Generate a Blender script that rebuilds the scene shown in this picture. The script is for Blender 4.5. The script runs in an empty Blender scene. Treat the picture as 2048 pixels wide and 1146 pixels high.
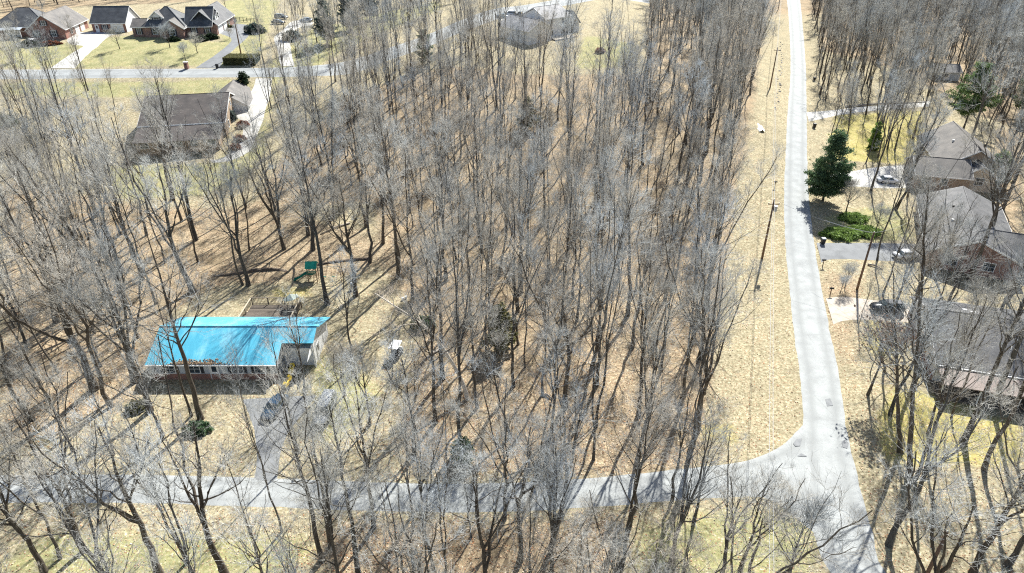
import bpy, math, random
import numpy as np
from mathutils import Matrix, Vector

R = math.radians
random.seed(7)
rng = np.random.default_rng(7)
scene = bpy.context.scene
COL = scene.collection

# ------------------------------------------------------------------ camera, sky, sun, exposure
CAM_H, PITCH, FPX = 52.0, R(30.5), 1365.0          # drone height (m), downward tilt, focal length for a 2048 px wide frame
cam_d = bpy.data.cameras.new('drone_camera')
cam_d.sensor_width = 36.0
cam_d.lens = 36.0 * FPX / 2048.0
cam_d.clip_start, cam_d.clip_end = 0.5, 8000.0
cam = bpy.data.objects.new('drone_camera', cam_d)
cam.location = (0, 0, CAM_H)
cam.rotation_euler = (R(90) - PITCH, 0, 0)
COL.objects.link(cam)
scene.camera = cam

SUN_EL, SUN_AZ = R(44), R(23)                       # azimuth measured from +Y towards +X
world = bpy.data.worlds.new('World')
scene.world = world
world.use_nodes = True
wn = world.node_tree
wn.nodes.clear()
sky = wn.nodes.new('ShaderNodeTexSky')
sky.sky_type = 'NISHITA'
sky.sun_disc = False
sky.sun_elevation = SUN_EL
sky.sun_rotation = SUN_AZ
sky.air_density, sky.dust_density, sky.ozone_density = 1.0, 1.0, 1.0
bg = wn.nodes.new('ShaderNodeBackground')
bg.inputs['Strength'].default_value = 0.075
wo = wn.nodes.new('ShaderNodeOutputWorld')
wn.links.new(sky.outputs[0], bg.inputs[0])
wn.links.new(bg.outputs[0], wo.inputs[0])

sun_d = bpy.data.lights.new('sun', 'SUN')
sun_d.energy = 5.0
sun_d.angle = R(0.53)
sun_d.color = (1.0, 0.99, 0.93)
sun = bpy.data.objects.new('sun', sun_d)
sd = Vector((math.sin(SUN_AZ) * math.cos(SUN_EL), math.cos(SUN_AZ) * math.cos(SUN_EL), math.sin(SUN_EL)))
sun.rotation_euler = (-sd).to_track_quat('-Z', 'Y').to_euler()
sun.location = sd * 300
COL.objects.link(sun)

vs = scene.view_settings
vs.view_transform = 'Standard'
vs.look = 'None'
vs.exposure = 1.15
vs.gamma = 1.0
vs.use_curve_mapping = False
scene.cycles.use_denoising = False
scene.cycles.pixel_filter_type = 'BLACKMAN_HARRIS'
scene.cycles.filter_width = 1.15
scene.cycles.max_bounces = 5
scene.cycles.diffuse_bounces = 3
scene.cycles.glossy_bounces = 2
scene.cycles.transmission_bounces = 2

# ------------------------------------------------------------------ terrain height and survey helper
def sst(a, b, x):
    t = np.clip((x - a) / (b - a), 0.0, 1.0)
    return t * t * (3 - 2 * t)

def zt(x, y):
    """ground height: flat near the lower road, rising to a low ridge behind the woods, less so on the right"""
    return 14.0 * sst(85.0, 215.0, y) * (1 - 0.75 * sst(30.0, 85.0, x))

_S, _C = math.sin(PITCH), math.cos(PITCH)
def P(px, py, dz=0.0):
    """survey point: where the sight line through photo pixel (px, py) meets the ground raised by dz"""
    u, v = (px - 1024) / FPX, (py - 573) / FPX
    def at(t): return u * t, t * (_C - v * _S), CAM_H - t * (_S + v * _C)
    t = 8.0
    while t < 1500:
        x, y, z = at(t)
        if z <= zt(x, y) + dz: break
        t += 1.5
    a, b = t - 1.5, t
    for _ in range(22):
        m = (a + b) / 2
        x, y, z = at(m)
        if z <= zt(x, y) + dz: b = m
        else: a = m
    x, y, z = at(b)
    return Vector((x, y, float(zt(x, y))))

# ------------------------------------------------------------------ materials
def new_mat(name, rough=0.8, spec=0.3):
    m = bpy.data.materials.new(name)
    m.use_nodes = True
    b = m.node_tree.nodes['Principled BSDF']
    b.inputs['Roughness'].default_value = rough
    b.inputs['Specular IOR Level'].default_value = spec
    return m, m.node_tree, b

def nd(nt, typ, **kw):
    n = nt.nodes.new(typ)
    for k, v in kw.items():
        if k in n.inputs: n.inputs[k].default_value = v
        else: setattr(n, k, v)
    return n

def ramp(nt, src, stops):
    r = nt.nodes.new('ShaderNodeValToRGB')
    el = r.color_ramp.elements
    el[0].position, el[0].color = stops[0][0], (*stops[0][1], 1)
    el[1].position, el[1].color = stops[-1][0], (*stops[-1][1], 1)
    for p, c in stops[1:-1]:
        e = el.new(p); e.color = (*c, 1)
    nt.links.new(src, r.inputs[0])
    return r.outputs[0]

def mixc(nt, fac, a, b, mode='MIX'):
    n = nt.nodes.new('ShaderNodeMix')
    n.data_type = 'RGBA'; n.blend_type = mode
    for s, v in ((n.inputs[0], fac), (n.inputs[6], a), (n.inputs[7], b)):
        if isinstance(v, (int, float)): s.default_value = v
        elif isinstance(v, tuple): s.default_value = (*v, 1)
        else: nt.links.new(v, s)
    return n.outputs[2]

def math_n(nt, op, a, b=0.0):
    n = nt.nodes.new('ShaderNodeMath'); n.operation = op
    for s, v in ((n.inputs[0], a), (n.inputs[1], b)):
        if isinstance(v, (int, float)): s.default_value = v
        else: nt.links.new(v, s)
    return n.outputs[0]

MATS = {}
def mat(name, col, var=0.18, scale=3.0, rough=0.75, spec=0.3, metal=0.0, bump=0.0, stretch=None, objrand=0.0):
    """noise-toned paint / stone / wood material"""
    if name in MATS: return MATS[name]
    m, nt, b = new_mat(name, rough, spec)
    tc = nd(nt, 'ShaderNodeTexCoord')
    src = tc.outputs['Object']
    if stretch:
        mp = nd(nt, 'ShaderNodeMapping'); mp.inputs['Scale'].default_value = stretch
        nt.links.new(src, mp.inputs[0]); src = mp.outputs[0]
    nz = nd(nt, 'ShaderNodeTexNoise', Scale=scale, Detail=6.0, Roughness=0.65)
    nt.links.new(src, nz.inputs['Vector'])
    lo = tuple(c * (1 - var) for c in col); hi = tuple(min(1, c * (1 + var)) for c in col)
    c = ramp(nt, nz.outputs[0], [(0.3, lo), (0.7, hi)])
    if objrand:
        oi = nd(nt, 'ShaderNodeObjectInfo')
        k = math_n(nt, 'MULTIPLY_ADD', oi.outputs['Random'], objrand * 2)
        k.node.inputs[2].default_value = 1 - objrand
        hs = nd(nt, 'ShaderNodeHueSaturation')
        nt.links.new(k, hs.inputs['Value']); nt.links.new(c, hs.inputs['Color']); c = hs.outputs[0]
    nt.links.new(c, b.inputs['Base Color'])
    b.inputs['Metallic'].default_value = metal
    if bump:
        bp = nd(nt, 'ShaderNodeBump', Strength=bump, Distance=0.05)
        nt.links.new(nz.outputs[0], bp.inputs['Height']); nt.links.new(bp.outputs[0], b.inputs['Normal'])
    MATS[name] = m
    return m

def shingle_mat(name, col, rough=0.75, spec=0.4, row=0.16):
    """asphalt shingles: fine courses, blotchy granules"""
    m, nt, b = new_mat(name, rough, spec)
    tc = nd(nt, 'ShaderNodeTexCoord')
    n1 = nd(nt, 'ShaderNodeTexNoise', Scale=14.0, Detail=5.0); nt.links.new(tc.outputs['Object'], n1.inputs['Vector'])
    n2 = nd(nt, 'ShaderNodeTexNoise', Scale=0.6, Detail=4.0); nt.links.new(tc.outputs['Object'], n2.inputs['Vector'])
    c1 = ramp(nt, n1.outputs[0], [(0.3, tuple(c * 0.65 for c in col)), (0.7, tuple(c * 1.35 for c in col))])
    c2 = ramp(nt, n2.outputs[0], [(0.3, (0.6, 0.6, 0.62)), (0.75, (1.25, 1.22, 1.18))])
    br = nd(nt, 'ShaderNodeTexBrick', Scale=1.0)
    br.inputs['Brick Width'].default_value = 0.9; br.inputs['Row Height'].default_value = row
    br.inputs['Mortar Size'].default_value = 0.012
    br.inputs['Color1'].default_value = (1, 1, 1, 1); br.inputs['Color2'].default_value = (.8, .8, .8, 1); br.inputs['Mortar'].default_value = (.5, .5, .5, 1)
    nt.links.new(tc.outputs['Object'], br.inputs['Vector'])
    c = mixc(nt, 1.0, c1, c2, 'MULTIPLY'); c = mixc(nt, 0.8, c, br.outputs[0], 'MULTIPLY')
    nt.links.new(c, b.inputs['Base Color'])
    bp = nd(nt, 'ShaderNodeBump', Strength=0.4, Distance=0.02)
    nt.links.new(n1.outputs[0], bp.inputs['Height']); nt.links.new(bp.outputs[0], b.inputs['Normal'])
    MATS[name] = m
    return m

def brick_mat(name, col):
    m, nt, b = new_mat(name, 0.85, 0.2)
    tc = nd(nt, 'ShaderNodeTexCoord')
    mp = nd(nt, 'ShaderNodeMapping'); mp.inputs['Rotation'].default_value = (R(90), 0, 0)
    nt.links.new(tc.outputs['Object'], mp.inputs[0])
    br = nd(nt, 'ShaderNodeTexBrick', Scale=1.0)
    br.inputs['Brick Width'].default_value = 0.22; br.inputs['Row Height'].default_value = 0.075; br.inputs['Mortar Size'].default_value = 0.008
    br.inputs['Color1'].default_value = (*col, 1); br.inputs['Color2'].default_value = (*(c * .7 for c in col), 1)
    br.inputs['Mortar'].default_value = (.42, .38, .34, 1)
    nt.links.new(mp.outputs[0], br.inputs['Vector'])
    n2 = nd(nt, 'ShaderNodeTexNoise', Scale=1.2, Detail=4.0); nt.links.new(tc.outputs['Object'], n2.inputs['Vector'])
    c2 = ramp(nt, n2.outputs[0], [(0.3, (0.75, 0.75, 0.75)), (0.75, (1.15, 1.12, 1.1))])
    nt.links.new(mixc(nt, 1.0, br.outputs[0], c2, 'MULTIPLY'), b.inputs['Base Color'])
    MATS[name] = m
    return m

def siding_mat(name, col):
    """lap siding: thin shadow lines every 0.2 m of height"""
    m, nt, b = new_mat(name, 0.6, 0.3)
    tc = nd(nt, 'ShaderNodeTexCoord')
    sx = nd(nt, 'ShaderNodeSeparateXYZ'); nt.links.new(tc.outputs['Object'], sx.inputs[0])
    f = math_n(nt, 'FRACT', math_n(nt, 'MULTIPLY', sx.outputs[2], 5.0))
    l = ramp(nt, f, [(0.0, (.6, .6, .6)), (0.12, (1, 1, 1)), (1.0, (.95, .95, .95))])
    n2 = nd(nt, 'ShaderNodeTexNoise', Scale=0.9, Detail=5.0); nt.links.new(tc.outputs['Object'], n2.inputs['Vector'])
    c2 = ramp(nt, n2.outputs[0], [(0.3, tuple(c * .86 for c in col)), (0.75, tuple(min(1, c * 1.06) for c in col))])
    nt.links.new(mixc(nt, 1.0, c2, l, 'MULTIPLY'), b.inputs['Base Color'])
    MATS[name] = m
    return m

GLASS = mat('window_glass', (0.03, 0.045, 0.06), 0.3, 0.8, rough=0.08, spec=0.6)
CARGLASS = mat('car_glass', (0.02, 0.04, 0.05), 0.2, 0.8, rough=0.05, spec=0.7)
WHITE = mat('white_paint', (0.78, 0.78, 0.76), 0.06, 2.0, rough=0.5)
TRIM = mat('trim_white', (0.74, 0.74, 0.73), 0.08, 2.0, rough=0.5)
BLACKP = mat('black_plastic', (0.02, 0.02, 0.022), 0.2, 4.0, rough=0.45)
DARKM = mat('dark_metal', (0.05, 0.05, 0.052), 0.2, 4.0, rough=0.4, metal=0.4)
RUBBER = mat('tyre_rubber', (0.018, 0.018, 0.018), 0.2, 6.0, rough=0.85)
RIM = mat('wheel_rim', (0.45, 0.45, 0.46), 0.1, 6.0, rough=0.3, metal=0.8)
SHUT = mat('shutter_dark', (0.025, 0.03, 0.04), 0.2, 4.0, rough=0.6)
BRICK = brick_mat('brick_red', (0.30, 0.11, 0.075))
BRICK2 = brick_mat('brick_rose', (0.27, 0.13, 0.10))
BRICKT = brick_mat('brick_tan', (0.42, 0.31, 0.21))
SID_W = siding_mat('siding_white', (0.80, 0.80, 0.79))
SID_G = siding_mat('siding_grey', (0.52, 0.55, 0.58))
SID_T = siding_mat('siding_tan', (0.62, 0.52, 0.40))
SH_NAVY = shingle_mat('shingle_charcoal', (0.105, 0.11, 0.118))
SH_BROWN = shingle_mat('shingle_brown', (0.085, 0.072, 0.066))
SH_GREY = shingle_mat('shingle_grey', (0.115, 0.115, 0.12))
SH_PALE = shingle_mat('shingle_pale_grey', (0.30, 0.30, 0.31))
SH_TAUPE = shingle_mat('shingle_taupe', (0.15, 0.138, 0.128))
CONC = mat('concrete', (0.62, 0.60, 0.55), 0.10, 1.5, rough=0.8, bump=0.1)
WOODG = mat('deck_wood', (0.12, 0.098, 0.078), 0.3, 3.0, rough=0.8, stretch=(1, 8, 8), objrand=0.25)
POLEW = mat('pole_wood', (0.17, 0.105, 0.07), 0.3, 3.0, rough=0.85, stretch=(8, 8, 0.6), bump=0.3)
STONE = mat('stone', (0.50, 0.47, 0.43), 0.3, 3.0, rough=0.85, bump=0.4, objrand=0.3)

# ------------------------------------------------------------------ mesh helpers
def link(o, parent=None):
    COL.objects.link(o)
    if parent is not None: o.parent = parent
    return o

def tag(o, label, cat, group=None):
    o['label'] = label; o['category'] = cat
    if group: o['group'] = group
    return o

def empty(name, loc=(0, 0, 0), rz=0.0):
    e = bpy.data.objects.new(name, None)
    e.empty_display_size = 0.3
    e.location = loc; e.rotation_euler = (0, 0, rz)
    COL.objects.link(e)
    return e

def np_mesh(name, V, Fq, mats, smooth=False, mat_idx=None):
    """mesh from numpy verts (n,3) and quads/tris (m,k)"""
    me = bpy.data.meshes.new(name)
    V = np.asarray(V, np.float32); Fq = np.asarray(Fq, np.int32)
    k = Fq.shape[1]
    me.vertices.add(len(V)); me.vertices.foreach_set('co', V.ravel())
    me.loops.add(Fq.size); me.loops.foreach_set('vertex_index', Fq.ravel())
    me.polygons.add(len(Fq)); me.polygons.foreach_set('loop_start', np.arange(0, Fq.size, k, dtype=np.int32))
    if smooth: me.polygons.foreach_set('use_smooth', np.ones(len(Fq), bool))
    for m in (mats if isinstance(mats, (list, tuple)) else [mats]): me.materials.append(m)
    if mat_idx is not None: me.polygons.foreach_set('material_index', np.asarray(mat_idx, np.int32))
    me.update(calc_edges=True)
    return me

class MB:
    """collects boxes, prisms, tubes; build() links them as ONE mesh object"""
    def __init__(s): s.v, s.f = [], []
    def add(s, vs_, fs):
        o = len(s.v); s.v += [tuple(v) for v in vs_]; s.f += [tuple(i + o for i in f) for f in fs]; return s
    def box(s, x0, x1, y0, y1, z0, z1):
        return s.add([(x0, y0, z0), (x1, y0, z0), (x1, y1, z0), (x0, y1, z0), (x0, y0, z1), (x1, y0, z1), (x1, y1, z1), (x0, y1, z1)],
                     [(3, 2, 1, 0), (4, 5, 6, 7), (0, 1, 5, 4), (1, 2, 6, 5), (2, 3, 7, 6), (3, 0, 4, 7)])
    def hexa(s, b, t):
        """closed solid between bottom quad b and top quad t (same winding)"""
        n = len(b)
        return s.add(list(b) + list(t), [tuple(range(n - 1, -1, -1)), tuple(range(n, 2 * n))] + [(i, (i + 1) % n, (i + 1) % n + n, i + n) for i in range(n)])
    def slab(s, quad, th):
        """sheet with thickness th below it"""
        q = [Vector(p) for p in quad]
        n = (q[1] - q[0]).cross(q[2] - q[0]).normalized()
        if n.z < 0: q.reverse(); n = -n
        return s.hexa([p - n * th for p in q], q)
    def tube(s, pts, rad, k=6, caps=True):
        pts = [Vector(p) for p in pts]
        rad = rad if isinstance(rad, (list, tuple)) else [rad] * len(pts)
        o = len(s.v)
        for i, p in enumerate(pts):
            t = (pts[min(i + 1, len(pts) - 1)] - pts[max(i - 1, 0)]).normalized()
            ref = Vector((0, 0, 1)) if abs(t.z) < 0.9 else Vector((1, 0, 0))
            u = t.cross(ref).normalized(); w = t.cross(u)
            for j in range(k):
                a = 2 * math.pi * j / k
                s.v.append(tuple(p + (u * math.cos(a) + w * math.sin(a)) * rad[i]))
        for i in range(len(pts) - 1):
            for j in range(k):
                s.f.append((o + i * k + j, o + i * k + (j + 1) % k, o + (i + 1) * k + (j + 1) % k, o + (i + 1) * k + j))
        if caps:
            s.f.append(tuple(o + j for j in range(k - 1, -1, -1))); s.f.append(tuple(o + (len(pts) - 1) * k + j for j in range(k)))
        return s
    def ball(s, c, rx, ry, rz, n=10, m=6, wob=0.0):
        o = len(s.v)
        for i in range(m + 1):
            th = math.pi * i / m
            for j in range(n):
                a = 2 * math.pi * j / n
                w = 1 + random.uniform(-wob, wob)
                s.v.append((c[0] + rx * w * math.sin(th) * math.cos(a), c[1] + ry * w * math.sin(th) * math.sin(a), c[2] + rz * w * math.cos(th)))
        for i in range(m):
            for j in range(n):
                s.f.append((o + i * n + j, o + (i + 1) * n + j, o + (i + 1) * n + (j + 1) % n, o + i * n + (j + 1) % n))
        return s
    def build(s, name, m, parent=None, smooth=False, bevel=0.0):
        me = bpy.data.meshes.new(name)
        me.from_pydata(s.v, [], s.f)
        me.materials.append(m)
        if smooth: me.polygons.foreach_set('use_smooth', [True] * len(me.polygons))
        me.update()
        o = bpy.data.objects.new(name, me)
        if bevel:
            b = o.modifiers.new('bevel', 'BEVEL'); b.width = bevel; b.segments = 2; b.limit_method = 'ANGLE'
        return link(o, parent)

def in_poly(x, y, poly):
    c = np.zeros(np.shape(x), bool); n = len(poly); j = n - 1
    for i in range(n):
        xi, yi = poly[i][0], poly[i][1]; xj, yj = poly[j][0], poly[j][1]
        if yi != yj:
            c ^= ((yi > y) != (yj > y)) & (x < (xj - xi) * (y - yi) / (yj - yi) + xi)
        j = i
    return c

def gpoly(pts): return [tuple(P(a, b)[:2]) for a, b in pts]

# ------------------------------------------------------------------ GROUND
def axis(lo, hi, step, far):
    a = list(np.arange(lo, hi + .01, step)); g = step
    while a[-1] < far[1]: g *= 1.35; a.append(a[-1] + g)
    g = step
    while a[0] > far[0]: g *= 1.35; a.insert(0, a[0] - g)
    return np.array(a)
gx = axis(-190, 190, 1.5, (-4000, 4000)); gy = axis(0, 330, 1.5, (-1500, 6000))
GX, GY = np.meshgrid(gx, gy)
GZ = zt(GX, GY)
nxg, nyg = len(gx), len(gy)

LITTER = [gpoly(p) for p in (
    [(745, 400), (780, 560), (850, 640), (820, 800), (800, 930), (870, 960), (1400, 940), (1430, 800), (1460, 600), (1490, 330), (1520, 100), (1540, 0), (1300, 0), (1290, 150), (1060, 150), (900, 130), (700, 190), (560, 320), (500, 430)],
    [(0, 340), (160, 390), (330, 420), (560, 420), (740, 470), (745, 545), (600, 560), (430, 565), (330, 640), (290, 800), (130, 860), (0, 900)],
    [(620, 1045), (640, 1146), (1240, 1146), (1280, 1020), (1100, 1040)],
    [(0, 60), (0, 0), (430, 0), (300, 8), (150, 12)],
    [(1640, 100), (1650, 0), (2048, 0), (2048, 260), (1960, 230), (1800, 140)],
    [(1990, 260), (2048, 250), (2048, 560), (1990, 520)],
    [(1640, 540), (1730, 550), (1720, 650), (1690, 900), (1720, 1000), (1760, 1146), (1700, 1146), (1660, 700)])]
GREEN = [gpoly(p) for p in (
    [(0, 70), (50, 95), (180, 80), (260, 70), (460, 90), (470, 130), (0, 138)],
    [(450, 0), (560, 0), (520, 120), (440, 90)],
    [(0, 165), (500, 160), (500, 200), (0, 190)],
    [(430, 330), (520, 330), (560, 160), (640, 130), (880, 20), (880, 0), (620, 60), (540, 130), (520, 240)],
    [(200, 330), (320, 330), (520, 330), (420, 390), (240, 400)],
    [(1170, 70), (1270, 90), (1270, 130), (1150, 140)],
    [(1650, 430), (1800, 410), (1830, 480), (1650, 490)],
    [(0, 1080), (250, 1060), (620, 1060), (600, 1146), (0, 1146)],
    [(1290, 1040), (1620, 1020), (1640, 1146), (1250, 1146)],
    [(620, 720), (700, 700), (760, 800), (640, 920)])]
MOSS = [gpoly(p) for p in (
    [(1670, 230), (1850, 220), (1830, 330), (1660, 320)],
    [(1770, 770), (1880, 790), (2048, 850), (2048, 920), (1960, 930), (1760, 940)],
    [(1400, 860), (1460, 850), (1490, 890), (1400, 900)],
    [(520, 580), (600, 575), (660, 600), (560, 600)],
    [(1730, 630), (1770, 640), (1790, 720), (1740, 720)])]
BARE = [gpoly(p) for p in (
    [(1490, 330), (1570, 330), (1600, 870), (1520, 910), (1430, 860), (1460, 640)],)]

def mask(polys, blur):
    m = np.zeros(GX.shape, np.float32)
    for p in polys: m[in_poly(GX, GY, p)] = 1
    for _ in range(blur):
        q = m.copy()
        q[1:-1, 1:-1] = (m[1:-1, 1:-1] * 2 + m[:-2, 1:-1] + m[2:, 1:-1] + m[1:-1, :-2] + m[1:-1, 2:]) / 6
        m = q
    return m

def ground_material():
    m, nt, b = new_mat('ground_grass_and_leaves', 0.95, 0.1)
    tc = nd(nt, 'ShaderNodeTexCoord')
    def noise(s, d=6.0, r=0.6):
        n = nd(nt, 'ShaderNodeTexNoise', Scale=s, Detail=d, Roughness=r); nt.links.new(tc.outputs['Object'], n.inputs['Vector']); return n.outputs[0]
    big, mid, fine = noise(0.045), noise(0.35), noise(2.6, 8.0, 0.75)
    vor = nd(nt, 'ShaderNodeTexVoronoi', Scale=7.5); nt.links.new(tc.outputs['Object'], vor.inputs['Vector'])
    leafv = nd(nt, 'ShaderNodeSeparateColor'); nt.links.new(vor.outputs['Color'], leafv.inputs[0])
    straw = ramp(nt, fine, [(0.32, (0.11, 0.098, 0.06)), (0.5, (0.305, 0.268, 0.182)), (0.68, (0.56, 0.515, 0.385))])
    straw = mixc(nt, 0.7, straw, ramp(nt, mid, [(0.3, (0.75, 0.72, 0.66)), (0.7, (1.15, 1.12, 1.0))]), 'MULTIPLY')
    lit = ramp(nt, fine, [(0.32, (0.055, 0.045, 0.033)), (0.5, (0.27, 0.222, 0.15)), (0.69, (0.56, 0.48, 0.35))])
    lit = mixc(nt, 0.8, lit, ramp(nt, leafv.outputs[0], [(0.0, (0.55, 0.5, 0.48)), (0.5, (1.0, 0.95, 0.9)), (1.0, (1.35, 1.2, 1.05))]), 'MULTIPLY')
    lit = mixc(nt, ramp(nt, big, [(0.42, (0, 0, 0)), (0.62, (1, 1, 1))]), lit, (0.275, 0.20, 0.12))
    lit = mixc(nt, 0.35, lit, ramp(nt, fine, [(0.33, (0.12, 0.095, 0.065)), (0.67, (0.50, 0.41, 0.28))]))
    lit = mixc(nt, .75, lit, ramp(nt, mid, [(0.32, (0.55, 0.56, 0.54)), (0.5, (1.0, 1.0, 1.0)), (0.7, (1.25, 1.22, 1.15))]), 'MULTIPLY')
    grn = ramp(nt, fine, [(0.28, (0.13, 0.13, 0.05)), (0.5, (0.275, 0.265, 0.13)), (0.74, (0.45, 0.425, 0.25))])
    grn = mixc(nt, .8, grn, ramp(nt, mid, [(0.3, (0.7, 0.72, 0.66)), (0.5, (1.0, 1.0, 1.0)), (0.72, (1.3, 1.22, 1.12))]), 'MULTIPLY')
    mos = ramp(nt, fine, [(0.28, (0.18, 0.15, 0.035)), (0.5, (0.35, 0.305, 0.11)), (0.74, (0.50, 0.44, 0.22))])
    mos = mixc(nt, .8, mos, ramp(nt, mid, [(0.3, (0.72, 0.74, 0.6)), (0.5, (1.0, 1.0, 1.0)), (0.72, (1.2, 1.15, 1.3))]), 'MULTIPLY')
    def attr(nm, w=0.55):
        a = nd(nt, 'ShaderNodeAttribute'); a.attribute_name = nm
        s = math_n(nt, 'ADD', a.outputs['Fac'], math_n(nt, 'MULTIPLY', math_n(nt, 'SUBTRACT', mid, 0.5), w))
        return ramp(nt, s, [(0.32, (0, 0, 0)), (0.68, (1, 1, 1))])
    c = mixc(nt, attr('litter'), straw, lit)
    c = mixc(nt, attr('green', 1.1), c, grn)
    c = mixc(nt, attr('moss', 1.2), c, mos)
    # fallen leaves flecking the grass: pale and brown spots
    fl = ramp(nt, leafv.outputs[1], [(0.80, (0, 0, 0)), (0.86, (1, 1, 1))])
    flm = math_n(nt, 'MULTIPLY', fl, ramp(nt, mid, [(0.4, (0.15,) * 3), (0.65, (0.85,) * 3)]))
    c = mixc(nt, flm, c, ramp(nt, leafv.outputs[2], [(0.2, (0.24, 0.14, 0.085)), (0.6, (0.45, 0.28, 0.17)), (0.9, (0.74, 0.62, 0.46))]))
    nt.links.new(c, b.inputs['Base Color'])
    bp = nd(nt, 'ShaderNodeBump', Strength=0.55, Distance=0.12)
    nt.links.new(fine, bp.inputs['Height']); nt.links.new(bp.outputs[0], b.inputs['Normal'])
    return m

idx = np.arange(nxg * nyg).reshape(nyg, nxg)
quads = np.stack([idx[:-1, :-1], idx[:-1, 1:], idx[1:, 1:], idx[1:, :-1]], -1).reshape(-1, 4)
gme = np_mesh('ground', np.stack([GX, GY, GZ], -1).reshape(-1, 3), quads, ground_material(), True)
M_L, M_G, M_M, M_B = mask(LITTER, 5), mask(GREEN, 4), mask(MOSS, 2), mask(BARE, 3)
far = np.maximum(sst(170, 215, np.abs(GX)), sst(270, 360, GY)).astype(np.float32)
M_L = np.clip(np.maximum(M_L, far) - 0.9 * M_B, 0, 1)
for nm, mk in (('litter', M_L), ('green', M_G), ('moss', M_M)):
    a = gme.attributes.new(nm, 'FLOAT', 'POINT'); a.data.foreach_set('value', mk.ravel().astype(np.float32))
ground = link(bpy.data.objects.new('ground', gme)); ground['kind'] = 'structure'

# ------------------------------------------------------------------ ROADS AND DRIVES
def pave_mat(name, col, patch, rough=0.85, spec=0.15, scale=0.5):
    m, nt, b = new_mat(name, rough, spec)
    tc = nd(nt, 'ShaderNodeTexCoord')
    n1 = nd(nt, 'ShaderNodeTexNoise', Scale=scale, Detail=7.0, Roughness=0.6); nt.links.new(tc.outputs['Object'], n1.inputs['Vector'])
    n2 = nd(nt, 'ShaderNodeTexNoise', Scale=9.0, Detail=4.0, Roughness=0.7); nt.links.new(tc.outputs['Object'], n2.inputs['Vector'])
    c = ramp(nt, n1.outputs[0], [(0.3, patch), (0.55, col), (0.8, tuple(min(1, k * 1.12) for k in col))])
    c = mixc(nt, 0.6, c, ramp(nt, n2.outputs[0], [(0.3, (0.75,) * 3), (0.7, (1.15,) * 3)]), 'MULTIPLY')
    # tyre-worn lanes and cracks
    vo = nd(nt, 'ShaderNodeTexVoronoi', Scale=0.22, feature='DISTANCE_TO_EDGE'); nt.links.new(tc.outputs['Object'], vo.inputs['Vector'])
    c = mixc(nt, ramp(nt, vo.outputs['Distance'], [(0.0, (0.28,) * 3), (0.010, (0, 0, 0))]), c, tuple(k * 0.45 for k in col))
    a = nd(nt, 'ShaderNodeAttribute'); a.attribute_name = 'lane'
    c = mixc(nt, math_n(nt, 'MULTIPLY', a.outputs['Fac'], 0.7), c, tuple(k * 0.68 for k in col))
    nt.links.new(c, b.inputs['Base Color'])
    bp = nd(nt, 'ShaderNodeBump', Strength=0.25, Distance=0.01)
    nt.links.new(n2.outputs[0], bp.inputs['Height']); nt.links.new(bp.outputs[0], b.inputs['Normal'])
    return m
ASPH = pave_mat('worn_asphalt', (0.345, 0.355, 0.35), (0.27, 0.277, 0.275))
ASPH2 = pave_mat('drive_asphalt', (0.23, 0.235, 0.24), (0.17, 0.175, 0.18))
CONCD = pave_mat('drive_concrete', (0.55, 0.53, 0.49), (0.42, 0.40, 0.36))
GRAV = pave_mat('drive_gravel', (0.50, 0.44, 0.37), (0.40, 0.34, 0.28), 0.95, 0.1, 1.2)

def catmull(pts, step):
    pts = [Vector(p) for p in pts]; out = []
    ext = [pts[0] * 2 - pts[1]] + pts + [pts[-1] * 2 - pts[-2]]
    for i in range(1, len(ext) - 2):
        a, b_, c, d = ext[i - 1:i + 3]
        n = max(2, int((c - b_).length / step))
        for k in range(n):
            t = k / n
            out.append(0.5 * ((2 * b_) + (c - a) * t + (2 * a - 5 * b_ + 4 * c - d) * t * t + (3 * b_ - a - 3 * c + d) * t ** 3))
    out.append(pts[-1])
    return out

ROADS = []          # (edge-left list, edge-right list) used to keep trees off
def road(name, left, right, m, lift, across=9, jag=0.05, label=None):
    """a paved strip between two edge lines, draped over the ground with a slight crown and a ragged edge"""
    L, Rr = catmull([(p.x, p.y, 0) for p in left], 1.5), catmull([(p.x, p.y, 0) for p in right], 1.5)
    n = max(len(L), len(Rr))
    def res(a):
        a = np.array([(p.x, p.y) for p in a]); d = np.r_[0, np.cumsum(np.hypot(*np.diff(a, axis=0).T))]; t = np.linspace(0, d[-1], n)
        return np.stack([np.interp(t, d, a[:, 0]), np.interp(t, d, a[:, 1])], -1)
    A, B = res(L), res(Rr)
    w = (B - A); w /= np.linalg.norm(w, axis=1)[:, None] + 1e-6
    A = A + w * rng.normal(0, jag, (n, 1)); B = B + w * rng.normal(0, jag, (n, 1))
    s = np.linspace(0, 1, across)
    pts = A[:, None, :] * (1 - s)[None, :, None] + B[:, None, :] * s[None, :, None]
    z = zt(pts[..., 0], pts[..., 1]) + lift + 0.04 * (1 - (2 * s - 1) ** 2)[None, :]
    z[:, 0] -= 0.06 + lift; z[:, -1] -= 0.06 + lift
    V = np.concatenate([pts, z[..., None]], -1).reshape(-1, 3)
    ii = np.arange(n * across).reshape(n, across)
    F_ = np.stack([ii[:-1, :-1], ii[:-1, 1:], ii[1:, 1:], ii[1:, :-1]], -1).reshape(-1, 4)
    me = np_mesh(name, V, F_, m, True)
    lane = np.tile(np.exp(-((np.abs(2 * s - 1) - 0.5) / 0.16) ** 2), (n, 1)).astype(np.float32)
    at = me.attributes.new('lane', 'FLOAT', 'POINT'); at.data.foreach_set('value', lane.ravel())
    o = link(bpy.data.objects.new(name, me)); o['kind'] = 'structure'
    ROADS.append(np.concatenate([A, B[::-1]]))
    return o
def px(*pts): return [P(a, b) for a, b in pts]

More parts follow.
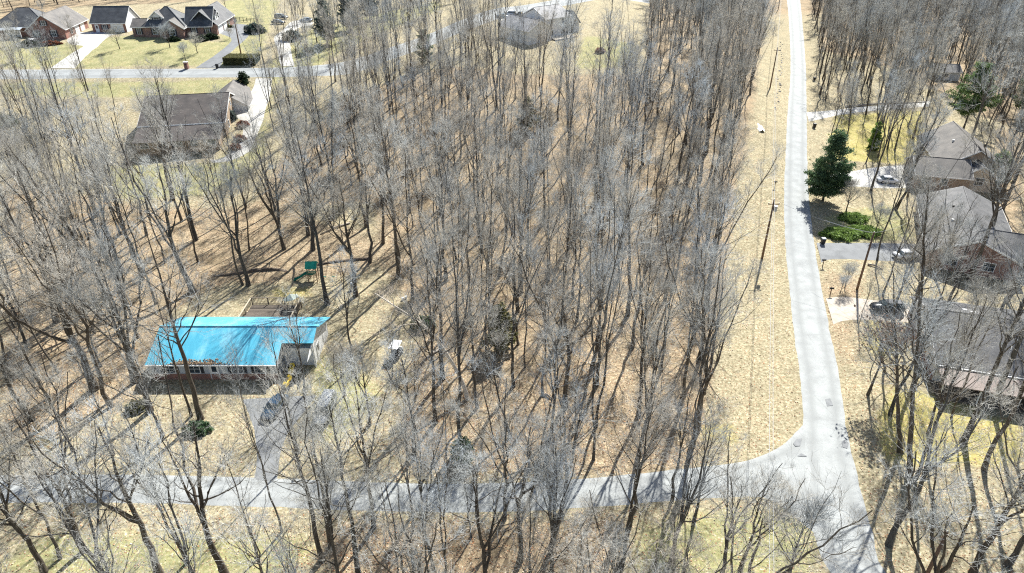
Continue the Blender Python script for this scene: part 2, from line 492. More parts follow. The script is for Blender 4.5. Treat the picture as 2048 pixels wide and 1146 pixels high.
road('road', px((1770, 1200), (1655, 1146), (1625, 1080), (1600, 1000), (1596, 900), (1602, 830), (1595, 750), (1583, 660), (1575, 580), (1566, 470), (1565, 380), (1569, 300), (1572, 230), (1579, 140), (1577, 60), (1572, 0), (1565, -30)),
     px((1905, 1200), (1775, 1146), (1757, 1080), (1735, 1000), (1708, 900), (1695, 830), (1683, 750), (1664, 660), (1648, 580), (1630, 470), (1620, 380), (1617, 300), (1616, 230), (1614, 140), (1608, 60), (1602, 0), (1596, -30)), ASPH, 0.05)
road('side_road', px((-260, 946), (0, 946), (300, 946), (560, 953), (800, 962), (1000, 962), (1200, 950), (1380, 932), (1490, 918), (1560, 888), (1599, 845), (1640, 800)),
     px((-260, 1012), (0, 1010), (300, 1012), (560, 1020), (800, 1027), (1000, 1028), (1200, 1018), (1400, 1003), (1520, 1002), (1570, 1030), (1620, 1080), (1680, 1130)), ASPH, 0.035)
road('ridge_road', px((-150, 160), (0, 160), (250, 157), (490, 156), (620, 154), (700, 150), (780, 122), (870, 90), (940, 60), (1010, 36), (1100, 18), (1300, 8)),
     px((-150, 137), (0, 138), (250, 137), (490, 135), (600, 132), (690, 122), (760, 100), (850, 70), (920, 40), (990, 16), (1080, 4), (1300, -6)), ASPH, 0.05)
road('driveway', px((470, 800), (505, 870), (505, 960)), px((650, 790), (575, 880), (560, 965)), ASPH2, 0.03, 7)
road('driveway', px((95, 137), (150, 100), (165, 92), (130, 88), (125, 72), (140, 66)), px((155, 137), (180, 108), (205, 88), (232, 70), (245, 68), (235, 62)), CONCD, 0.025, 7)
road('driveway', px((385, 136), (425, 112), (455, 88), (456, 78), (438, 72), (425, 66)), px((445, 136), (455, 115), (475, 95), (500, 72), (508, 50), (470, 45)), ASPH2, 0.025, 7)
road('driveway', px((508, 157), (500, 180), (478, 200), (458, 208), (455, 226), (478, 240), (482, 270), (462, 300), (440, 318), (418, 318)),
     px((548, 157), (545, 190), (540, 215), (532, 240), (522, 260), (512, 285), (500, 305), (480, 316), (455, 324), (425, 326)), CONCD, 0.028, 7)
road('driveway', px((558, 133), (552, 100), (545, 75), (565, 58), (580, 42), (610, 38)), px((592, 133), (585, 100), (585, 72), (600, 56), (625, 52), (630, 46)), CONCD, 0.027, 7)
road('driveway', px((1000, 30), (1040, 22), (1075, 30)), px((1000, 52), (1040, 48), (1070, 55)), CONCD, 0.06, 5)
road('driveway', px((1612, 222), (1700, 215), (1860, 200)), px((1618, 245), (1700, 228), (1860, 214)), CONCD, 0.03, 7)
road('driveway', px((1622, 352), (1700, 340), (1770, 328), (1838, 325)), px((1622, 380), (1700, 376), (1770, 382), (1830, 380)), CONCD, 0.03, 7)
road('driveway', px((1632, 482), (1650, 483), (1740, 482), (1850, 485)), px((1644, 530), (1660, 522), (1740, 524), (1850, 530)), ASPH2, 0.03, 7)
road('driveway', px((1650, 592), (1680, 588), (1760, 598), (1850, 612)), px((1668, 655), (1690, 646), (1760, 645), (1850, 650)), GRAV, 0.03, 7)
# darker repair patches where the two roads meet
PATCH = mat('asphalt_patch', (0.20, 0.205, 0.21), 0.2, 2.0, rough=0.9)
for pts in ([(1586, 888), (1592, 880), (1604, 878), (1600, 893), (1590, 894)], [(1594, 913), (1602, 908), (1614, 914), (1600, 914)], [(1683, 885), (1690, 880), (1697, 888), (1694, 898), (1685, 896)], [(1650, 800), (1660, 798), (1666, 812), (1654, 814)]):
    q = [P(a, b) for a, b in pts]
    MB().add([(p.x, p.y, p.z + 0.112) for p in q], [tuple(range(len(q)))]).build('road_patch', PATCH)['kind'] = 'structure'
# low cut bank of the dry ditch behind the blue-roofed house
def bank(pts, h):
    c = catmull([(p.x, p.y, 0) for p in pts], 0.6)
    V = []
    for i, p in enumerate(c):
        e = math.sin(math.pi * i / (len(c) - 1)) ** 0.8 * h * random.uniform(.45, 1.3)
        z = float(zt(p.x, p.y))
        V += [(p.x, p.y - 0.25 + random.uniform(-.1, .1), z - .05), (p.x, p.y - 0.15 + random.uniform(-.12, .12), z + e), (p.x, p.y + 0.2, z + e * .85), (p.x, p.y + 0.8, z - .05)]
    n = len(c)
    F_ = [(i * 4 + j, i * 4 + j + 1, (i + 1) * 4 + j + 1, (i + 1) * 4 + j) for i in range(n - 1) for j in range(3)]
    o = MB().add(V, F_).build('ditch_bank', mat('ditch_soil', (.11, .085, .065), .4, 3.0, rough=.95, bump=.5), None, True); o['kind'] = 'structure'
bank(px((425, 552), (470, 549), (505, 543), (545, 540), (575, 543)), 0.5)
bank(px((625, 532), (660, 526), (700, 521), (745, 518), (730, 518)), 0.35)

# ------------------------------------------------------------------ HOUSES
def fbox(mb, face, a0, a1, z0, z1, plane, d0, d1):
    if face == 'f': return mb.box(a0, a1, plane - d1, plane - d0, z0, z1)
    if face == 'b': return mb.box(a0, a1, plane + d0, plane + d1, z0, z1)
    if face == 'r': return mb.box(plane + d0, plane + d1, a0, a1, z0, z1)
    return mb.box(plane - d1, plane - d0, a0, a1, z0, z1)

def window(par, face, a, z, w, h, plane, shut=False, trim=TRIM, rows=2):
    """frame > pane, muntins; optional pair of shutters"""
    m = MB(); t = 0.09
    fbox(m, face, a - w / 2 - t, a - w / 2, z - t, z + h + t, plane, 0.0, 0.07)
    fbox(m, face, a + w / 2, a + w / 2 + t, z - t, z + h + t, plane, 0.0, 0.07)
    fbox(m, face, a - w / 2, a + w / 2, z - t, z, plane, 0.0, 0.07)
    fbox(m, face, a - w / 2, a + w / 2, z + h, z + h + t, plane, 0.0, 0.07)
    for i in range(1, rows): fbox(m, face, a - w / 2, a + w / 2, z + h * i / rows - .025, z + h * i / rows + .025, plane, 0.01, 0.05)
    fbox(m, face, a - .02, a + .02, z, z + h, plane, 0.012, 0.047)
    wo_ = m.build('window', trim, par)
    fbox(MB(), face, a - w / 2, a + w / 2, z, z + h, plane, 0.003, 0.03).build('pane', GLASS, wo_)
    if shut:
        for s in (-1, 1):
            c = a + s * (w / 2 + t + 0.2)
            fbox(MB(), face, c - .19, c + .19, z - .05, z + h + .05, plane, 0.003, 0.05).build('shutter', SHUT, par)
    return wo_

def door(par, face, a, z, w, h, plane, m_, name='door'):
    d = fbox(MB(), face, a - w / 2, a + w / 2, z, z + h, plane, 0.003, 0.05).build(name, m_, par)
    fr = MB(); t = 0.1
    fbox(fr, face, a - w / 2 - t, a - w / 2, z, z + h + t, plane, 0.003, 0.08)
    fbox(fr, face, a + w / 2, a + w / 2 + t, z, z + h + t, plane, 0.003, 0.08)
    fbox(fr, face, a - w / 2, a + w / 2, z + h, z + h + t, plane, 0.003, 0.08)
    fr.build('door_frame', TRIM, d)
    if name == 'garage_door':
        for i in range(1, 4): fbox(MB(), face, a - w / 2, a + w / 2, z + h * i / 4 - .02, z + h * i / 4 + .02, plane, 0.05, 0.06).build('panel_joint', SHUT, d)
    else:
        fbox(MB(), face, a - w * .3, a + w * .3, z + h * .5, z + h * .9, plane, 0.05, 0.06).build('pane', GLASS, d)
    return d

def walls(par, x0, x1, y0, y1, ze, zr, axis, m_, base=-1.5, name='wall'):
    """box walls with gables closing up to the ridge"""
    if axis == 'x':
        ym = (y0 + y1) / 2; sec = [(y0, base), (y1, base), (y1, ze), (ym, zr), (y0, ze)]
        a = [(x0, p[0], p[1]) for p in sec]; b_ = [(x1, p[0], p[1]) for p in sec]
    elif axis == 'y':
        xm = (x0 + x1) / 2; sec = [(x0, base), (x1, base), (x1, ze), (xm, zr), (x0, ze)]
        a = [(p[0], y0, p[1]) for p in sec]; b_ = [(p[0], y1, p[1]) for p in sec]
    else:
        return MB().box(x0, x1, y0, y1, base, ze).build(name, m_, par)
    m = MB(); m.add(a + b_, [(0, 1, 2, 3, 4), (9, 8, 7, 6, 5)] + [(i, i + 5, (i + 1) % 5 + 5, (i + 1) % 5) for i in range(5)])
    return m.build(name, m_, par)

def gable_roof(par, x0, x1, y0, y1, ze, zr, axis, m_, ov=0.45, th=0.16, fascia=TRIM, end0=0.35, end1=0.35):
    """two slopes, ridge cap, fascia board along each eave and a rake board on each gable edge"""
    up = 0.17
    if axis == 'x':
        mid = (y0 + y1) / 2; half = (y1 - y0) / 2
        f = lambda a, b_, z: (a, b_, z)
        e0, e1 = x0 - end0, x1 + end1
    else:
        mid = (x0 + x1) / 2; half = (x1 - x0) / 2
        f = lambda a, b_, z: (b_, a, z)
        e0, e1 = y0 - end0, y1 + end1
    sl = (zr - ze) / half
    ze_ = ze - sl * ov + up; zr_ = zr + up
    for s in (-1, 1):
        E_ = mid + s * (half + ov); k = mid + s * 0.004
        o = MB().slab([f(e0, E_, ze_), f(e1, E_, ze_), f(e1, k, zr_), f(e0, k, zr_)], th).build('roof_slope', m_, par)
        out = E_ + s * 0.04
        fb = MB(); a = sorted((E_ + s * 0.005, out))
        if axis == 'x': fb.box(e0, e1, a[0], a[1], ze_ - 0.22, ze_ - 0.01)
        else: fb.box(a[0], a[1], e0, e1, ze_ - 0.22, ze_ - 0.01)
        fb.build('fascia', fascia, o)
        for e, d in ((e0, -1), (e1, 1)):
            p0, p1 = (e + d * .005, e + d * .05)
            q = [f(p0, E_, ze_), f(p1, E_, ze_), f(p1, k, zr_), f(p0, k, zr_)]
            MB().hexa([(v[0], v[1], v[2] - .24) for v in q], [(v[0], v[1], v[2] + .015) for v in q]).build('rake_board', fascia, o)
    MB().tube([f(e0 - .02, mid, zr_ - .01), f(e1 + .02, mid, zr_ - .01)], 0.09, 6).build('ridge_cap', m_, par)

def hip_roof(par, x0, x1, y0, y1, ze, zr, m_, ov=0.45, fascia=TRIM, th=0.16):
    x0 -= ov; x1 += ov; y0 -= ov; y1 += ov; ze += .05
    h = min((y1 - y0), (x1 - x0)) / 2
    if x1 - x0 >= y1 - y0: r0, r1 = (x0 + h, (y0 + y1) / 2, zr), (x1 - h, (y0 + y1) / 2, zr)
    else: r0, r1 = ((x0 + x1) / 2, y0 + h, zr), ((x0 + x1) / 2, y1 - h, zr)
    c = [(x0, y0, ze), (x1, y0, ze), (x1, y1, ze), (x0, y1, ze)]
    if x1 - x0 >= y1 - y0: fs = [[c[0], c[1], r1, r0], [c[1], c[2], r1], [c[2], c[3], r0, r1], [c[3], c[0], r0]]
    else: fs = [[c[0], c[1], r0], [c[1], c[2], r1, r0], [c[2], c[3], r1], [c[3], c[0], r0, r1]]
    for q in fs:
        MB().slab(q, th).build('roof_slope', m_, par)
    for a, b_ in ((c[0], r0), (c[3], r0 if x1 - x0 >= y1 - y0 else r1), (c[1], r1 if x1 - x0 >= y1 - y0 else r0), (c[2], r1), (r0, r1)):
        if (Vector(a) - Vector(b_)).length > .1: MB().tube([a, b_], 0.07, 5).build('ridge_cap', m_, par)
    MB().box(x0, x1, y0 - .05, y0 - .003, ze - .22, ze - .02).build('fascia', fascia, par)
    MB().box(x1 + .003, x1 + .05, y0, y1, ze - .22, ze - .02).build('fascia', fascia, par)
    MB().box(x0 - .05, x0 - .003, y0, y1, ze - .22, ze - .02).build('fascia', fascia, par)

def slope_roof(par, q, m_, name='porch_roof', th=0.12):
    return MB().slab(q, th).build(name, m_, par)

def vent_pipe(par, x, y, z, m_=WHITE, r=0.18, h=0.35):
    MB().box(x - r, x + r, y - r, y + r, z - .3, z + h).build('roof_vent', m_, par)

HOUSE_ZONES = []
def keepoff(h, x0, x1, y0, y1, pad=1.2):
    M = Matrix.Translation(h.location) @ Matrix.Rotation(h.rotation_euler.z, 4, 'Z')
    HOUSE_ZONES.append([tuple((M @ Vector((x, y, 0)))[:2]) for x, y in ((x0 - pad, y0 - pad), (x1 + pad, y0 - pad), (x1 + pad, y1 + pad), (x0 - pad, y1 + pad))])

# --- blue-roofed ranch house
BLUE = mat('blue_metal_roof', (0.05, 0.37, 0.55), 0.10, 0.7, rough=0.45, spec=0.5)
def metal_ribs():
    m, nt, b = new_mat('blue_ribbed_metal', 0.38, 0.8)
    tc = nd(nt, 'ShaderNodeTexCoord')
    sx = nd(nt, 'ShaderNodeSeparateXYZ'); nt.links.new(tc.outputs['Object'], sx.inputs[0])
    mp = nd(nt, 'ShaderNodeMapping'); mp.inputs['Scale'].default_value = (1.0, .22, 1.0); nt.links.new(tc.outputs['Object'], mp.inputs[0])
    n2 = nd(nt, 'ShaderNodeTexNoise', Scale=0.55, Detail=8.0, Roughness=.68); nt.links.new(mp.outputs[0], n2.inputs['Vector'])
    c = ramp(nt, n2.outputs[0], [(0.28, (0.05, 0.32, 0.47)), (0.5, (0.085, 0.41, 0.56)), (0.72, (0.25, 0.56, 0.68))])
    nt.links.new(c, b.inputs['Base Color'])
    f = math_n(nt, 'FRACT', math_n(nt, 'MULTIPLY', sx.outputs[0], 4.37))
    h = ramp(nt, f, [(0.0, (1, 1, 1)), (0.12, (0, 0, 0)), (0.88, (0, 0, 0)), (1.0, (1, 1, 1))])
    bp = nd(nt, 'ShaderNodeBump', Strength=0.35, Distance=0.02); nt.links.new(h, bp.inputs['Height']); nt.links.new(bp.outputs[0], b.inputs['Normal'])
    return m
BLUE = metal_ribs()
h = tag(empty('ranch_house', (-43.6, 66.0, 0)), 'long ranch house with bright blue metal roof and open carport', 'house')
W_, D_ = 19.0, 9.6
walls(h, 0, 15.2, 0, D_, 2.55, 4.35, 'x', SID_G)
walls(h, 15.2, W_ - .1, 2.9, D_, 2.55, 2.56, 'n', SID_W, name='carport_room_wall')
MB().box(W_ - .1, W_ - .02, 2.6, D_, -.3, 2.5).build('end_wall', SID_W, h)
MB().add([(W_ - .02, 0.3, 2.45), (W_ - .02, D_ - .1, 2.45), (W_ - .02, D_ / 2, 4.25), (W_ - .1, 0.3, 2.45), (W_ - .1, D_ - .1, 2.45), (W_ - .1, D_ / 2, 4.25)], [(0, 1, 2), (5, 4, 3), (0, 3, 4, 1), (1, 4, 5, 2), (2, 5, 3, 0)]).build('gable_panel', SID_W, h)
MB().box(0.02, 15.18, -.06, -.004, -.4, 0.85).build('brick_skirt', BRICK, h)
zr, ze = 4.55, 2.52
MB().slab([(-.3, -.45, ze), (15.4, -.45, ze), (15.4, D_ / 2, zr), (-.3, D_ / 2, zr)], .09).build('roof_slope', BLUE, h)
k = (zr - ze) / (D_ / 2 + .45)
MB().slab([(15.403, 2.45, ze + k * 2.9), (W_ + .25, 2.45, ze + k * 2.9), (W_ + .25, D_ / 2, zr), (15.403, D_ / 2, zr)], .09).build('roof_slope', BLUE, h)
MB().slab([(-.3, D_ / 2 + .004, zr), (W_ + .5, D_ / 2 + .004, zr), (W_ + .5, D_ + .45, ze), (-.3, D_ + .45, ze)], .09).build('roof_slope', BLUE, h)
MB().tube([(-.32, D_ / 2, zr + .01), (W_ + .3, D_ / 2, zr + .01)], .1, 6).build('ridge_cap', BLUE, h)
MB().box(-.3, 15.4, -.56, -.455, ze - .16, ze - .02).build('gutter', TRIM, h)
for x in (15.5, W_ + .1): MB().box(x - .07, x + .07, 2.5, 2.64, -.2, ze + k * 2.75 - .1).build('carport_post', TRIM, h)
door(h, 'f', 7.6, 0.15, 0.95, 2.05, 0, WHITE)
for x in (2.2, 5.2, 10.4, 13.2): window(h, 'f', x, 1.0, 1.3, 1.15, -.0, True)
door(h, 'r', 4.6, 0.1, .9, 2.0, W_ - .02, WHITE)
keepoff(h, -1, W_ + 1, -2, D_ + 8)
# drift of dead leaves caught on the front edge of the roof
LEAFM = mat('dead_leaves', (0.28, 0.20, 0.13), 0.4, 6.0, rough=0.95)
lv, lf = [], []
for i in range(520):
    x = random.gauss(0, 1); cx, sp = random.choice(((4.2, .7), (7.5, 1.3), (5.6, 1.5)))
    xx = cx + x * sp; yy = -.42 + abs(random.gauss(0, .28)); zz = ze + k * (yy + .45) + .015 + random.uniform(0, .04)
    a = random.uniform(0, 6.28); r_ = random.uniform(.06, .13); t_ = random.uniform(-.06, .06)
    o0 = len(lv); lv += [(xx + r_ * math.cos(a + j * 1.57), yy + r_ * math.sin(a + j * 1.57), zz + t_ * (1 if j % 2 else -1)) for j in range(4)]
    lf.append((o0, o0 + 1, o0 + 2, o0 + 3))
o = MB().add([(x - 43.6, y + 66.0, z) for x, y, z in lv], lf).build('roof_leaf_drift', LEAFM); o['kind'] = 'stuff'
o['label'] = 'drift of brown leaves along front edge of the blue roof'

# --- its back deck
dk = tag(empty('deck', (-36.9, 76.6, 0)), 'grey wooden deck with baluster railing behind the blue roof', 'deck')
for i in range(38): MB().box(0.0, 7.0, i * .148, i * .148 + .137, .58, .62).build('plank', WOODG, dk)
for x in (0.05, 2.35, 4.65, 6.95):
    MB().box(x - .06, x + .06, 5.6, 5.72, -.1, 1.68).build('rail_post', WOODG, dk)
for x in (0.0, 7.0):
    for y in (0.4, 2.9): MB().box(x - .06, x + .06, y, y + .12, -.1, 1.66).build('rail_post', WOODG, dk)
LIGHTW = mat('pale_rail_wood', (0.42, 0.36, 0.27), .2, 3.0)
MB().box(-.02, 7.02, 5.58, 5.74, 1.685, 1.725).build('rail', WOODG, dk)
MB().box(-.1, .08, .3, 5.57, 1.67, 1.71).build('rail', LIGHTW, dk); MB().box(6.92, 7.1, .3, 5.57, 1.67, 1.71).build('rail', LIGHTW, dk)
MB().box(0.12, 6.88, 5.63, 5.69, .72, .77).build('rail', WOODG, dk)
bal = MB().box(-.022, .022, -.022, .022, 0, .9).build('baluster', WOODG, dk); bal.location = (.25, 5.66, .78)
for i in range(1, 34):
    b2 = bal.copy(); COL.objects.link(b2); b2.parent = dk; b2.location = (.25 + i * .197, 5.66, .78)
for sx_ in (0, 7.0):
    for i in range(24):
        b2 = bal.copy(); COL.objects.link(b2); b2.parent = dk; b2.location = (sx_, .6 + i * .205, .77)
um = tag(empty('patio_umbrella', (-30.9, 81.5, .62)), 'pale green patio umbrella tilted at deck corner', 'umbrella')
CANV = mat('pale_green_canvas', (0.50, 0.55, 0.47), .15, 2.0)
MB().tube([(0, 0, 0), (0, 0, 1.9)], .03, 6).build('pole', DARKM, um)
ring = [(1.15 * math.cos(i * math.pi / 3), .95 * math.sin(i * math.pi / 3) , 1.55 + .28 * math.cos(i * math.pi / 3)) for i in range(6)]
MB().add(ring + [(-.12, 0, 2.15)] + [(x, y, z - .03) for x, y, z in ring] + [(-.12, 0, 2.1)], [(i, (i + 1) % 6, 6) for i in range(6)] + [((i + 1) % 6 + 7, i + 7, 13) for i in range(6)] + [(i, i + 7, (i + 1) % 6 + 7, (i + 1) % 6) for i in range(6)]).build('canopy', CANV, um)
MB().tube([(0, 0, 0), (0, 0, .08)], .28, 10).build('base', DARKM, um)

# --- brown-roofed house on the slope
h = tag(empty('brown_roof_house', (-77.2, 138.6, 5.4), R(11)), 'tan brick house with large brown shingle roof behind bare trees', 'house')
h.scale = (.92, .9, .95)
walls(h, 0, 18.2, 0, 21.6, 3.7, 7.35, 'x', BRICKT, -2.5)
gable_roof(h, 0, 18.2, 0, 21.6, 3.7, 7.35, 'x', SH_BROWN)
slope_roof(h, [(-.2, -7.2, 2.0), (18.0, -7.2, 2.0), (18.0, -.46, 3.48), (-.2, -.46, 3.48)], SH_BROWN)
MB().box(-.2, 18.0, -.62, -.50, 3.5, 3.6).build('gutter', TRIM, h)
walls(h, .3, 17.5, -6.6, -.01, 1.95, 0, 'n', BRICKT, -2.5, 'porch_wall')
for x in (2, 5.5, 9, 12.5, 16): window(h, 'f', x, .6, 1.6, 1.1, -6.6)
for y, z in ((4.5, 1.2), (9.0, 1.2), (13.5, 1.4)): window(h, 'r', y, z, 1.1, 1.5, 18.2)
window(h, 'r', 10.8, 4.6, .9, 1.1, 18.2)
walls(h, 12.2, 21.6, 13.6, 27.6, 3.6, 6.5, 'y', SID_W, -1, 'garage_wall')
gable_roof(h, 12.2, 21.6, 13.6, 27.6, 3.6, 6.5, 'y', SH_TAUPE)
door(h, 'r', 20.5, .1, 4.6, 2.2, 21.6, WHITE, 'garage_door')
door(h, 'r', 16.2, .1, .9, 2.05, 21.6, WHITE)
keepoff(h, -1, 22, -8, 28)

# --- brick house with a front gable wing, far left
p = P(88, 72)
h = tag(empty('brick_gable_house', (-137.3, 203.2, 13.7), R(9)), 'red brick house with front gable wing and grey roof, far left', 'house')
walls(h, 0, 9.8, 0, 17, 2.9, 6.6, 'y', BRICK)
gable_roof(h, 0, 9.8, 0, 17, 2.9, 6.6, 'y', SH_TAUPE)
walls(h, -11.5, -.02, 5.5, 16.5, 2.8, 2.81, 'n', BRICK, name='side_wall')
hip_roof(h, -11.5, 3.5, 5.0, 16.8, 2.85, 7.3, SH_NAVY)
slope_roof(h, [(-11.3, 2.4, 2.55), (-3.0, 2.4, 2.55), (-3.0, 5.2, 3.0), (-11.3, 5.2, 3.0)], mat('pale_metal_roof', (.42, .46, .5), .1, 1.0, rough=.4))
for x in (-11, -7.2, -3.2): MB().box(x - .08, x + .08, 2.5, 2.66, -1, 2.42).build('porch_post', TRIM, h)
window(h, 'f', 2.2, .9, 1.1, 1.6, 0, True); window(h, 'f', 6.8, .9, 1.1, 1.6, 0, True); window(h, 'f', 4.9, 3.9, 1.0, 1.2, 0, True)
window(h, 'r', 4.5, .9, 1.1, 1.4, 9.8); door(h, 'r', 8.5, .1, 2.8, 2.2, 9.8, WHITE, 'garage_door'); door(h, 'r', 12.6, .1, 2.8, 2.2, 9.8, WHITE, 'garage_door')
walls(h, -8.5, -4.5, 5.44, 5.49, 2.4, 0, 'n', SID_W, 0, 'entry_panel')
door(h, 'f', -6.5, .1, .95, 2.05, 5.44, WHITE)
keepoff(h, -12, 14, -2, 18)

# --- detached garage
h = tag(empty('garage_building', (-124.6, 213.6, 13.95), R(1)), 'detached brick garage with dark blue roof and white gable end', 'garage')
walls(h, 0, 9.9, 0, 9, 2.9, 6.6, 'x', BRICK)
gable_roof(h, 0, 9.9, 0, 9, 2.9, 6.6, 'x', SH_NAVY)
MB().add([(9.905, .05, -.5), (9.905, 8.95, -.5), (9.905, 8.95, 2.8), (9.905, 4.5, 6.45), (9.905, .05, 2.8), (9.96, .05, -.5), (9.96, 8.95, -.5), (9.96, 8.95, 2.8), (9.96, 4.5, 6.45), (9.96, .05, 2.8)], [(4, 3, 2, 1, 0), (5, 6, 7, 8, 9)] + [(i, (i + 1) % 5, (i + 1) % 5 + 5, i + 5) for i in range(5)]).build('white_gable_cladding', SID_W, h)
door(h, 'f', 1.4, .1, .9, 2.1, 0, WHITE); window(h, 'f', 3.7, 1.0, 1.1, 1.2, 0, True); door(h, 'f', 7.4, .1, 3.4, 2.2, 0, WHITE, 'garage_door')
MB().box(-.3, 5.6, -1.7, -.08, -.5, .12).build('patio_slab', mat('blue_slab', (.30, .33, .42), .15, 2.0), h)
keepoff(h, -1, 11, -2, 10)

# --- rose brick house with dormers
h = tag(empty('dormer_house', (-106.0, 206.8, 13.85), R(5)), 'rose brick house with steep dark roof and two white dormers', 'house')
walls(h, 0, 10.4, 0, 10.6, 2.9, 0, 'n', BRICK2); hip_roof(h, 0, 11.4, 0, 10.6, 2.95, 7.6, SH_NAVY)
walls(h, 10.405, 18.7, 1.0, 10.2, 2.9, 0, 'n', BRICK2, name='middle_wall'); gable_roof(h, 11.2, 18.8, 1.0, 10.2, 2.9, 7.2, 'x', SH_NAVY, end0=.1, end1=.2)
walls(h, 5.6, 11.6, -2.2, 4, 2.8, 4.9, 'y', BRICK2, name='front_gable_wall'); gable_roof(h, 5.6, 11.6, -2.2, 4.4, 2.8, 4.9, 'y', SH_TAUPE)
walls(h, -3.6, 0, 1.0, 7, 2.8, 4.2, 'x', BRICK2, name='end_wall'); gable_roof(h, -3.6, -.1, 1.0, 7, 2.8, 4.4, 'x', SH_TAUPE)
walls(h, 18.705, 19.9, 1.6, 10.2, 2.9, 0, 'n', BRICK2, name='garage_corner_wall'); walls(h, 11.6, 19.9, 10.205, 20.5, 2.9, 6.4, 'y', BRICK2, name='garage_wing_wall'); gable_roof(h, 11.6, 19.9, 2.4, 20.5, 2.9, 6.6, 'y', SH_GREY)
# front dormer
walls(h, 1.9, 5.3, 1.6, 5.2, 5.2, 6.5, 'y', SID_W, 3.4, 'dormer_wall'); gable_roof(h, 1.9, 5.3, 1.6, 5.6, 5.2, 6.7, 'y', SH_TAUPE, ov=.3)
window(h, 'f', 3.6, 4.1, 1.5, 1.1, 1.6, True)
# side dormer on the garage wing
walls(h, 16.8, 19.2, 4.6, 7.2, 5.2, 5.95, 'x', SID_W, 3.2, 'dormer_wall'); gable_roof(h, 15.8, 19.2, 4.6, 7.2, 5.2, 6.1, 'x', SH_GREY, ov=.25)
window(h, 'r', 5.9, 4.1, 1.0, 1.0, 19.2)
for x in (8.6,): window(h, 'f', x, .8, 1.5, 1.7, -2.2, True)
window(h, 'f', 17.4, .8, 1.1, 1.7, 1.0, True); window(h, 'f', 13.6, .8, 1.1, 1.7, 1.0, True); window(h, 'f', 3.0, .8, 1.2, 1.6, 0, True); window(h, 'f', -1.8, .8, 1.0, 1.6, 1.0, True)
door(h, 'r', 5.2, .1, 4.6, 2.2, 19.9, WHITE, 'garage_door'); door(h, 'r', 10.4, .1, 3.6, 2.2, 19.9, WHITE, 'garage_door'); window(h, 'r', 14.5, .9, 1.1, 1.4, 19.9)
keepoff(h, -4, 21, -3, 21)

# --- grey two-storey house beyond the woods
h = tag(empty('grey_gable_house', (9.6, 205.5, 13.7), R(40)), 'pale grey two storey house beyond the central woods', 'house')
walls(h, 0, 9.5, 0, 10, 5.4, 7.6, 'x', SID_W, -2); gable_roof(h, 0, 9.5, 0, 10, 5.4, 7.8, 'x', SH_PALE)
walls(h, -8.6, 0, -2.5, 10.5, 3.4, 5.5, 'y', SID_W, -2, 'wing_wall'); gable_roof(h, -8.6, 0, -2.5, 10.5, 3.4, 5.7, 'y', SH_PALE)
walls(h, 9.5, 15, 1.5, 8.5, 3.0, 5.8, 'y', SID_W, -2, 'side_wing_wall'); gable_roof(h, 9.5, 15, 1.5, 8.5, 3.0, 6.0, 'y', SH_NAVY)
for x in (2.4, 6.8): window(h, 'f', x, 3.6, .9, 1.3, 0); window(h, 'f', x, .6, 1.2, 1.4, 0)
window(h, 'f', -4.3, .8, 1.6, 1.4, -2.5); window(h, 'l', 2.0, .6, 1.1, 1.4, -8.6); window(h, 'l', 6.5, .6, 1.1, 1.4, -8.6); window(h, 'f', 12.2, .8, 1.1, 1.4, 1.5)
dkk = MB()
for i in range(12): MB().box(.2, 8.8, -4.4 + i * .3, -4.13 + i * .3, .3, .36).build('deck_plank', mat('pale_deck', (.45, .38, .30), .2, 3.0), h)
keepoff(h, -9, 15, -5, 11)

# --- houses on the right
h = tag(empty('taupe_roof_house', (78.2, 124.6, 1.2), R(-15)), 'taupe roofed house with front gable beside the upper right drive', 'house')
walls(h, 0, 9.4, 0, 8.6, 2.7, 4.6, 'x', BRICKT); gable_roof(h, 0, 9.4, 0, 8.6, 2.7, 4.7, 'x', SH_TAUPE)
walls(h, 5.5, 17, 5.0, 24, 3.0, 6.4, 'y', BRICKT, name='main_wall'); gable_roof(h, 5.5, 17, 5.0, 24, 3.0, 6.6, 'y', SH_TAUPE)
walls(h, 8.7, 14.2, 1.6, 6, 2.7, 4.4, 'y', SID_T, name='front_gable_wall'); gable_roof(h, 8.7, 14.2, 1.6, 7, 2.7, 4.6, 'y', SH_GREY)
for x in (2, 5): window(h, 'f', x, .9, 1.2, 1.3, 0)
window(h, 'f', 11.5, .9, 1.4, 1.4, 1.6); window(h, 'l', 4, .9, 1.2, 1.3, 0); window(h, 'l', 14, .9, 1.2, 1.3, 5.5); vent_pipe(h, 9, 14, 5.4)
keepoff(h, -1, 18, -1, 25)
h = tag(empty('long_grey_house', (64.9, 94.6, .2), R(-24)), 'long grey shingle roof house at end of the asphalt drive', 'house')
walls(h, 0, 12.5, 0, 23, 2.8, 5.3, 'y', BRICK2); gable_roof(h, 0, 12.5, 0, 23, 2.8, 5.5, 'y', SH_GREY)
walls(h, 11.5, 17.5, 3, 12, 2.7, 4.4, 'x', SID_T, name='wing_wall'); gable_roof(h, 9.5, 17.5, 3, 12, 2.7, 4.5, 'x', SH_GREY)
for y in (3, 8, 16, 20): window(h, 'l', y, .9, 1.3, 1.3, 0)
door(h, 'l', 12, .1, .95, 2.05, 0, WHITE); window(h, 'f', 3.5, .9, 1.5, 1.3, 0); window(h, 'f', 8.5, .9, 1.5, 1.3, 0); vent_pipe(h, 3.6, 9, 4.5); vent_pipe(h, 4.2, 15, 4.7, DARKM)
keepoff(h, -1, 18, -1, 24)
h = tag(empty('porch_roof_house', (50.9, 65.6, 0), R(-17)), 'grey roofed house with brown porch roof at right edge', 'house')
walls(h, 0, 20, 0, 15.5, 2.8, 5.4, 'x', SID_W); gable_roof(h, 0, 20, 0, 15.5, 2.8, 5.6, 'x', SH_GREY)
